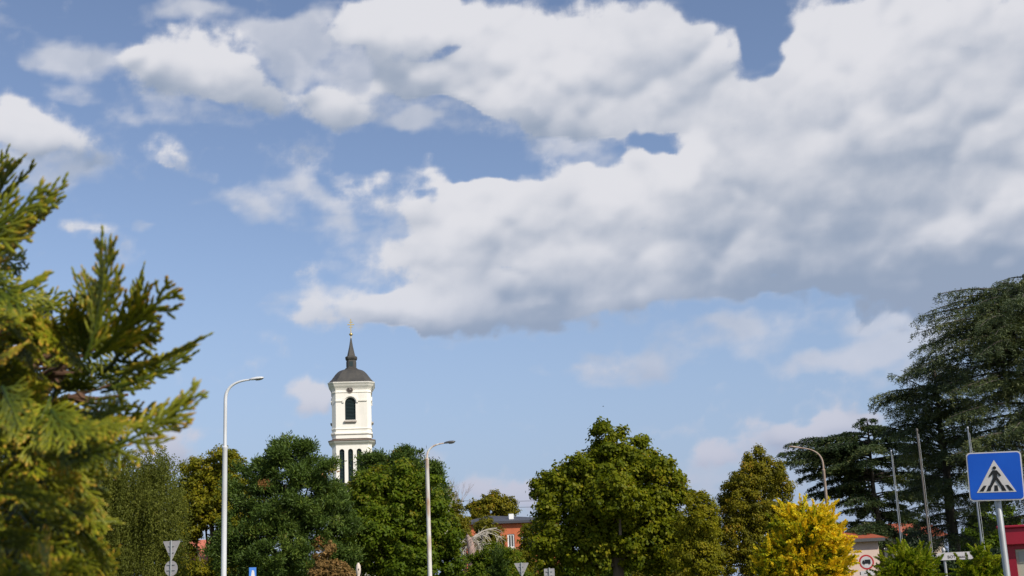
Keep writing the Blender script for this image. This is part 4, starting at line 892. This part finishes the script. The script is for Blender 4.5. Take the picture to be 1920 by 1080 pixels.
# ------------------------------------------------------------------ cedars
def cedar(label, D, basepx, toppy, env, nb, m_, seed, zmin_py=1050, droop=.5, rise=.25, trunk_r=.3, blade=(.16, .035), extra=(), dens=1.0, sec=.36, azr=(0, 2*math.pi), vary=.6):
    r = np.random.default_rng(seed); b = P(basepx, 1000, D); T = thing('cedar_tree', label, 'tree', (b.x, D, 0)); O = Vector((b.x, D, 0)); k = D/FPX
    zt_ = Z(basepx, toppy, D); ys = [e[0] for e in env]; zs = [Z(basepx, y, D) for y in ys]; rs = [e[1]*k for e in env]
    order = np.argsort(zs); zs = np.array(zs)[order]; rs = np.array(rs)[order]
    mb = MB(); mb.tube([(0, 0, -.05), (0, 0, .4)] + bent((0, 0, 1), (0, 0, zt_), 6, .006), [trunk_r*1.5, trunk_r*1.15] + [trunk_r*(1 - .145*i) for i in range(7)], 10)
    C, AX, LN, WD, TI = [], [], [], [], []
    bl = []
    z0 = Z(basepx, zmin_py, D)
    for i in range(nb):
        z = z0 + (zt_ - z0)*((i + r.uniform(0, 1))/nb)**.9; a = r.uniform(*azr)
        bl.append((z, a, np.interp(z, zs, rs)*r.uniform(vary, 1.04), rise*r.uniform(.5, 1.4), None))
    for py0, px1, py1, dy in extra:
        p1 = P(px1, py1, D + dy) - O; z = Z(basepx, py0, D); bl.append((z, math.atan2(p1.y, p1.x), math.hypot(p1.x, p1.y), None, p1.z))
    for z, a, L, ri, zend in bl:
        d = np.array([math.cos(a), math.sin(a), 0]); n = 10; t = np.linspace(0, 1, n+1)
        if zend is None: zz_ = z + L*(ri*1.6*t - (ri*1.6 + .10*r.uniform(0, 1.4))*t*t + .04*r.uniform(-1, 1)*t)
        else: zz_ = z + (zend - z)*t + L*.22*t*(1 - t)
        wob = np.cumsum(r.normal(0, .012*L, n+1)); perp = np.array([-d[1], d[0], 0])
        pts = d*(L*t)[:, None] + perp*(wob*t)[:, None]; pts[:, 2] = zz_
        rb = max(.02, trunk_r*.22*min(1, L/4)); mb.tube([Vector(p) for p in pts], [rb*(1 - .085*q) for q in range(n+1)], 5)
        ns = max(8, int(L/.135*dens)); ct = r.normal(.42, .16)
        for s in range(ns):
            tt = .12 + .88*(s + r.uniform(0, 1))/ns; f = tt*n; j = min(int(f), n-1); p = pts[j]*(1 - (f-j)) + pts[j+1]*(f-j)
            sd_ = 1 if s % 2 else -1; aa = a + sd_*r.uniform(.5, 1.15)
            sl_ = sec*L*(1 - tt*.85)*r.uniform(.5, 1.1) + .28; sl_ = min(sl_, 2.2)
            dd = np.array([math.cos(aa), math.sin(aa), r.uniform(-.05, .2)]); m2 = int(sl_/.024*dens) + 10
            u = r.uniform(0, 1, m2); q = p + dd*(sl_*u)[:, None]; q[:, 2] -= droop*sl_*u**2*r.uniform(.4, 1.3)
            q += r.normal(0, .045, (m2, 3)); q[:, 2] -= np.abs(r.normal(0, .09, m2))*droop*2
            ax = dd*.7 + r.normal(0, .55, (m2, 3)); ax[:, 2] += -.25*droop + .1
            C.append(q); AX.append(ax); LN.append(r.uniform(.6, 1.3, m2)*blade[0]); WD.append(r.uniform(.7, 1.3, m2)*blade[1]); TI.append(ct + r.normal(0, .16, m2) + .15*u)
    C = np.concatenate(C); n = len(C)
    leaves('crown', C, np.concatenate(AX), unit(r.normal(size=(n, 3)) + np.array([0, -.2, .5])), np.concatenate(LN), np.concatenate(WD), np.concatenate(TI), m_, T, shape=.0)
    mb.build('trunk', barkdark, T, smooth=True)
    return n
n1 = cedar('dark flat-branched cedar behind the brown street lamp, smaller than the other cedars', 98, 1648, 783, [(783, 8), (800, 60), (830, 130), (860, 175), (900, 140), (950, 110), (1000, 90), (1040, 80)], 64, M_cedar2, 21, zmin_py=1035, droop=.55, rise=.12, trunk_r=.32, blade=(.26, .06),
      extra=((815, 1580, 812, 0), (830, 1508, 823, 0), (848, 1478, 832, 0), (860, 1462, 850, 0), (870, 1470, 868, -1), (890, 1500, 880, 0), (900, 1540, 925, 0), (925, 1560, 950, -1), (950, 1600, 985, 0), (860, 1480, 858, 2), (800, 1615, 800, 0), (880, 1520, 895, 2), (845, 1530, 842, -2), (985, 1700, 1010, -2), (980, 1600, 996, -3), (985, 1620, 1004, -5), (990, 1610, 1000, -3), (995, 1640, 1018, -4), (1000, 1740, 1020, -2), (835, 1560, 838, -3), (870, 1550, 880, -3), (850, 1500, 850, 3)))
n2 = cedar('large blue-green cedar behind the flag poles, its trunk left of the crossing sign', 72, 1786, 668, [(668, 30), (690, 85), (720, 115), (760, 135), (800, 130), (860, 120), (950, 100), (1040, 80)], 92, M_cedar, 22, zmin_py=985, droop=.65, rise=.25, trunk_r=.36, blade=(.20, .037),
      extra=((740, 1668, 700, 0), (720, 1712, 676, 0), (770, 1655, 738, 0), (800, 1665, 775, 0), (830, 1650, 800, 0), (860, 1690, 850, -1), (780, 1690, 760, -3), (750, 1740, 720, -3), (900, 1700, 905, -1), (700, 1750, 670, 0), (760, 1680, 730, 2), (790, 1660, 765, 2), (820, 1680, 810, -3), (960, 1720, 985, -1), (975, 1850, 1000, -1), (990, 1730, 1010, 2), (985, 1705, 1008, -2), (1000, 1760, 1030, -3), (1000, 1830, 1025, -3)))
n3 = cedar('tallest blue-green cedar reaching the right edge above the crossing sign', 66, 1985, 512, [(512, 110), (545, 190), (570, 225), (620, 260), (680, 225), (760, 250), (850, 235), (950, 200), (1040, 150)], 125, M_cedar, 23, zmin_py=985, vary=.42, droop=.75, rise=.16, trunk_r=.42, dens=.84, blade=(.20, .038),
      extra=((600, 1724, 622, 0), (585, 1740, 606, 0), (560, 1785, 560, 0), (550, 1840, 546, 0), (600, 1740, 640, -1), (620, 1780, 655, -1), (540, 1890, 538, 0), (680, 1770, 690, 0), (700, 1780, 720, -2), (640, 1800, 640, -3), (600, 1760, 610, -2), (580, 1800, 580, -3), (640, 1790, 670, 2), (560, 1830, 570, -3), (530, 1920, 530, -2), (720, 1810, 730, -4), (760, 1800, 780, -4), (820, 1810, 830, -4)))
print('cedar blades', n1, n2, n3)

# ------------------------------------------------------------------ the foreground thuja
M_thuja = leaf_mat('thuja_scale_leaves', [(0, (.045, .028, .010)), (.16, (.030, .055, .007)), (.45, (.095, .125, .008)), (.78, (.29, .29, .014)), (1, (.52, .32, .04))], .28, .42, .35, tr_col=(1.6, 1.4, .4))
def twig_geo(pts, r, flat, nrm):
    """lumpy flattened shoot of overlapping scales; pts (n,3), returns verts and quads"""
    pts = np.asarray(pts); n = len(pts); t = np.gradient(pts, axis=0); t = unit(t); side = unit(np.cross(t, nrm)); up = unit(np.cross(side, t))
    prof = np.linspace(0, 1, n); rad = r*np.where(prof < .82, 1 - .18*prof, (1 - .18*prof)*np.sqrt(np.clip(1 - ((prof - .82)/.185)**2, .02, 1)))
    rad = rad*(1 + .24*((np.arange(n) % 2)*2 - 1)*(prof < .9))
    a = np.arange(6)*math.pi/3
    v = pts[:, None] + side[:, None]*(np.cos(a)[None, :, None]*rad[:, None, None]) + up[:, None]*(np.sin(a)[None, :, None]*rad[:, None, None]*flat)
    i = np.arange(n-1)[:, None]*6; j = np.arange(6)[None]; jn = (j + 1) % 6
    q = np.stack([i+j, i+jn, i+6+jn, i+6+j], -1).reshape(-1, 4)
    return v.reshape(-1, 3), q
def make_spray(seed, L=.12):
    r = np.random.default_rng(seed); V, Q, T_, nv_ = [], [], [], 0
    def add(pts, rad, tint0, tint1):
        nonlocal nv_
        v, q = twig_geo(pts, rad, .5, np.array([0, 0, 1.0])); V.append(v); Q.append(q + nv_); nv_ += len(v)
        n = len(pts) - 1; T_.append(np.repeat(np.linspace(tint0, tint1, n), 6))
    def curve(p, a, L_, bend, n):
        aa = a + bend*np.linspace(0, 1, n) + np.cumsum(r.normal(0, .03, n)); st = L_/(n-1); x = p[0] + np.cumsum(np.cos(aa))*st; y = p[1] + np.cumsum(np.sin(aa))*st
        z = p[2] + np.cumsum(np.cumsum(r.normal(0, .02, n)))*st; return np.stack([x, y, z], 1), aa
    main, aa = curve((0, 0, 0), 0, L, r.uniform(-.5, .5), 40); add(main, .0028, .12, .7)
    ns = r.integers(10, 15)
    for s in range(ns):
        f = .10 + .84*s/ns; i = int(f*39); sd_ = 1 if s % 2 else -1
        l2 = L*(.46*(1 - f)**.7 + .07)*r.uniform(.55, 1.2)*min(1, .5 + f*3)
        n = max(7, int(l2/.0026)); ba = aa[i] + sd_*r.uniform(.45, .85); p2, a2 = curve(main[i], ba, l2, -sd_*r.uniform(.1, .6), n); add(p2, .0023, .35, r.uniform(.6, .9))
        m3 = int(l2/.0085)
        for k3 in range(1, m3 + 1):
            j = min(n-2, int(k3/(m3 + 1)*(n-1))); s3 = 1 if k3 % 2 else -1; l3 = (l2*(1 - k3/(m3 + 1))*.42 + .009)*r.uniform(.7, 1.2); n3_ = max(5, int(l3/.0026))
            p3, _ = curve(p2[j], a2[j] + s3*r.uniform(.45, .8), l3, -s3*.3, n3_); add(p3, .0022*r.uniform(.8, 1.25), .42, r.uniform(.6, .95))
    return np.concatenate(V), np.concatenate(Q), np.concatenate(T_)
protos = [make_spray(100 + i) for i in range(12)]
tb = P(-330, 1000, 1.5); T = thing('thuja', 'thuja with yellow-green scaly sprays filling the left edge close to the camera', 'tree', (tb.x, 1.5, 0)); O = np.array([tb.x, 1.5, 0])
FV, FQ, FT, nvv = [], [], [], 0; twigs = MB()
rt = np.random.default_rng(5)
def put_spray(base, tip, roll=0.0, tint=0.0, face=.7, wid=1.0):
    global nvv
    base, tip = np.array(base), np.array(tip); L = np.linalg.norm(tip - base); x = (tip - base)/L
    nz = unit(np.array([0, -1.0, 0.25])*face + rt.normal(size=3)*(1 - face)*1.4 + np.array([roll, 0, 0])); y = unit(np.cross(nz, x)); z = np.cross(x, y)
    v, q, t = protos[rt.integers(len(protos))]; s = L/.12
    sx = s; fl = 1 if rt.uniform() < .5 else -1
    vv = v.copy(); vv[:, 1] *= fl*wid
    bend = -.25*vv[:, 0]**2/ .12                      # tips droop or lift a little
    vv[:, 2] += bend*rt.uniform(-.6, .6)
    w = base + (vv[:, :1]*x + vv[:, 1:2]*y + vv[:, 2:3]*z)*sx - O
    FV.append(w); FQ.append(q + nvv); nvv += len(w)
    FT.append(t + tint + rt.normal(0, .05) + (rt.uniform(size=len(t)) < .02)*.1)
def PP(px, py, d): return np.array(P(px, py, d))
hand = [((-60, 330), (20, 205), 1.25), ((-20, 400), (60, 300), 1.15), ((-30, 440), (110, 330), 1.1), ((-30, 500), (113, 395), 1.12), ((0, 470), (90, 360), 1.2), ((-40, 540), (80, 560), 1.2), ((-30, 420), (5, 290), 1.2), ((-20, 480), (70, 480), 1.25), ((-50, 590), (95, 535), 1.15),
        ((175, 640), (255, 465), 1.05), ((190, 620), (165, 490), 1.1), ((200, 650), (315, 545), 1.05), ((220, 680), (338, 605), 1.1), ((160, 660), (120, 560), 1.12), ((230, 700), (393, 662), 1.1), ((220, 730), (362, 705), 1.15), ((230, 830), (376, 775), 1.0), ((240, 640), (285, 520), 1.1),
        ((150, 680), (60, 590), 1.1), ((120, 620), (200, 560), 1.15), ((60, 640), (150, 580), 1.1), ((200, 780), (320, 760), 1.15), ((120, 960), (215, 1045), 1.0), ((120, 870), (200, 950), 1.0), ((60, 980), (160, 1075), .95), ((150, 820), (225, 880), 1.05), ((20, 620), (100, 600), 1.2)]
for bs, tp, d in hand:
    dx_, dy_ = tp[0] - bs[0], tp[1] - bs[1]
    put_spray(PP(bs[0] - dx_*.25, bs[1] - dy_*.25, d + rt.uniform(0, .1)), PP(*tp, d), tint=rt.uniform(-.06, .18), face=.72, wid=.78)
ey = [560, 600, 640, 700, 760, 800, 850, 900, 950, 1000, 1050, 1100]; ex = [60, 160, 230, 275, 255, 235, 210, 195, 185, 195, 210, 210]
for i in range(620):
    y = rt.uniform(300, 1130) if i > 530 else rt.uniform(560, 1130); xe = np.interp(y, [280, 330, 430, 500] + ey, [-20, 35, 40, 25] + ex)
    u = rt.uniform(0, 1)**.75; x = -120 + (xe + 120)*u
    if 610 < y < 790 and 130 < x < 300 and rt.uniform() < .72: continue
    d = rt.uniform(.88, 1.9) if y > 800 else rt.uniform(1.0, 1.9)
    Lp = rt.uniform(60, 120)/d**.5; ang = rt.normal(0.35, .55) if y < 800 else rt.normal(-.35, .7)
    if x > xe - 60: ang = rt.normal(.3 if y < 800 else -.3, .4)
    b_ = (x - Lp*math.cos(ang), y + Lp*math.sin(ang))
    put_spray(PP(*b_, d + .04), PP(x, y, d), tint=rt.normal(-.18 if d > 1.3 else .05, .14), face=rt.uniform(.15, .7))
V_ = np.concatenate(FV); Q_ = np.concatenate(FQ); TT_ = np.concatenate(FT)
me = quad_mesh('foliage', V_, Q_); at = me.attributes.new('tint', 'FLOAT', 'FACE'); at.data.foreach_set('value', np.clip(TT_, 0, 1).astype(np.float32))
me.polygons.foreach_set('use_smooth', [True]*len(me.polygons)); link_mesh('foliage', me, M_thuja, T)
mb = MB(); mb.tube([(0, 0, -.03), (0, 0, .3), (.02, .01, 1.2), (.03, 0, 2.0), (.05, .02, 2.5)], [.07, .055, .045, .03, .015], 10)
Ov = Vector(O)
for s_, e_, d in (((-330, 760), (200, 690), 1.35), ((-330, 800), (150, 650), 1.5), ((-330, 560), (-20, 470), 1.35), ((-330, 900), (180, 790), 1.3), ((-330, 1000), (120, 900), 1.2), ((-330, 680), (40, 620), 1.4), ((-330, 820), (240, 740), 1.45), ((-330, 1080), (100, 1000), 1.25), ((-330, 480), (-60, 380), 1.4)):
    p0 = Vector(PP(*s_, 1.5)) - Ov; p1 = Vector(PP(*e_, d)) - Ov; p0 = Vector((0, 0, p0.z))
    pts = bent(p0, p1, 10, .012); mb.tube(pts, [.0085*(1 - .08*q) for q in range(11)], 7)
    for q in range(26):
        j = rt.integers(2, 9); a_ = Vector(pts[j]); dd = Vector((rt.uniform(.2, 1), rt.uniform(-.6, .6), rt.uniform(-.5, .7))).normalized(); L = rt.uniform(.03, .07)
        mb.tube(bent(a_, a_ + dd*L, 4, .04), [.0028, .0024, .002, .0017, .0013], 5)
mb.build('trunk', mat('thuja_bark', (0.13, 0.065, 0.035), 0.85, noise=((0.07, 0.04, 0.025), 30, 0.4, 0.7, (1, 1, .3))), T, smooth=True)
print('thuja faces', len(Q_))
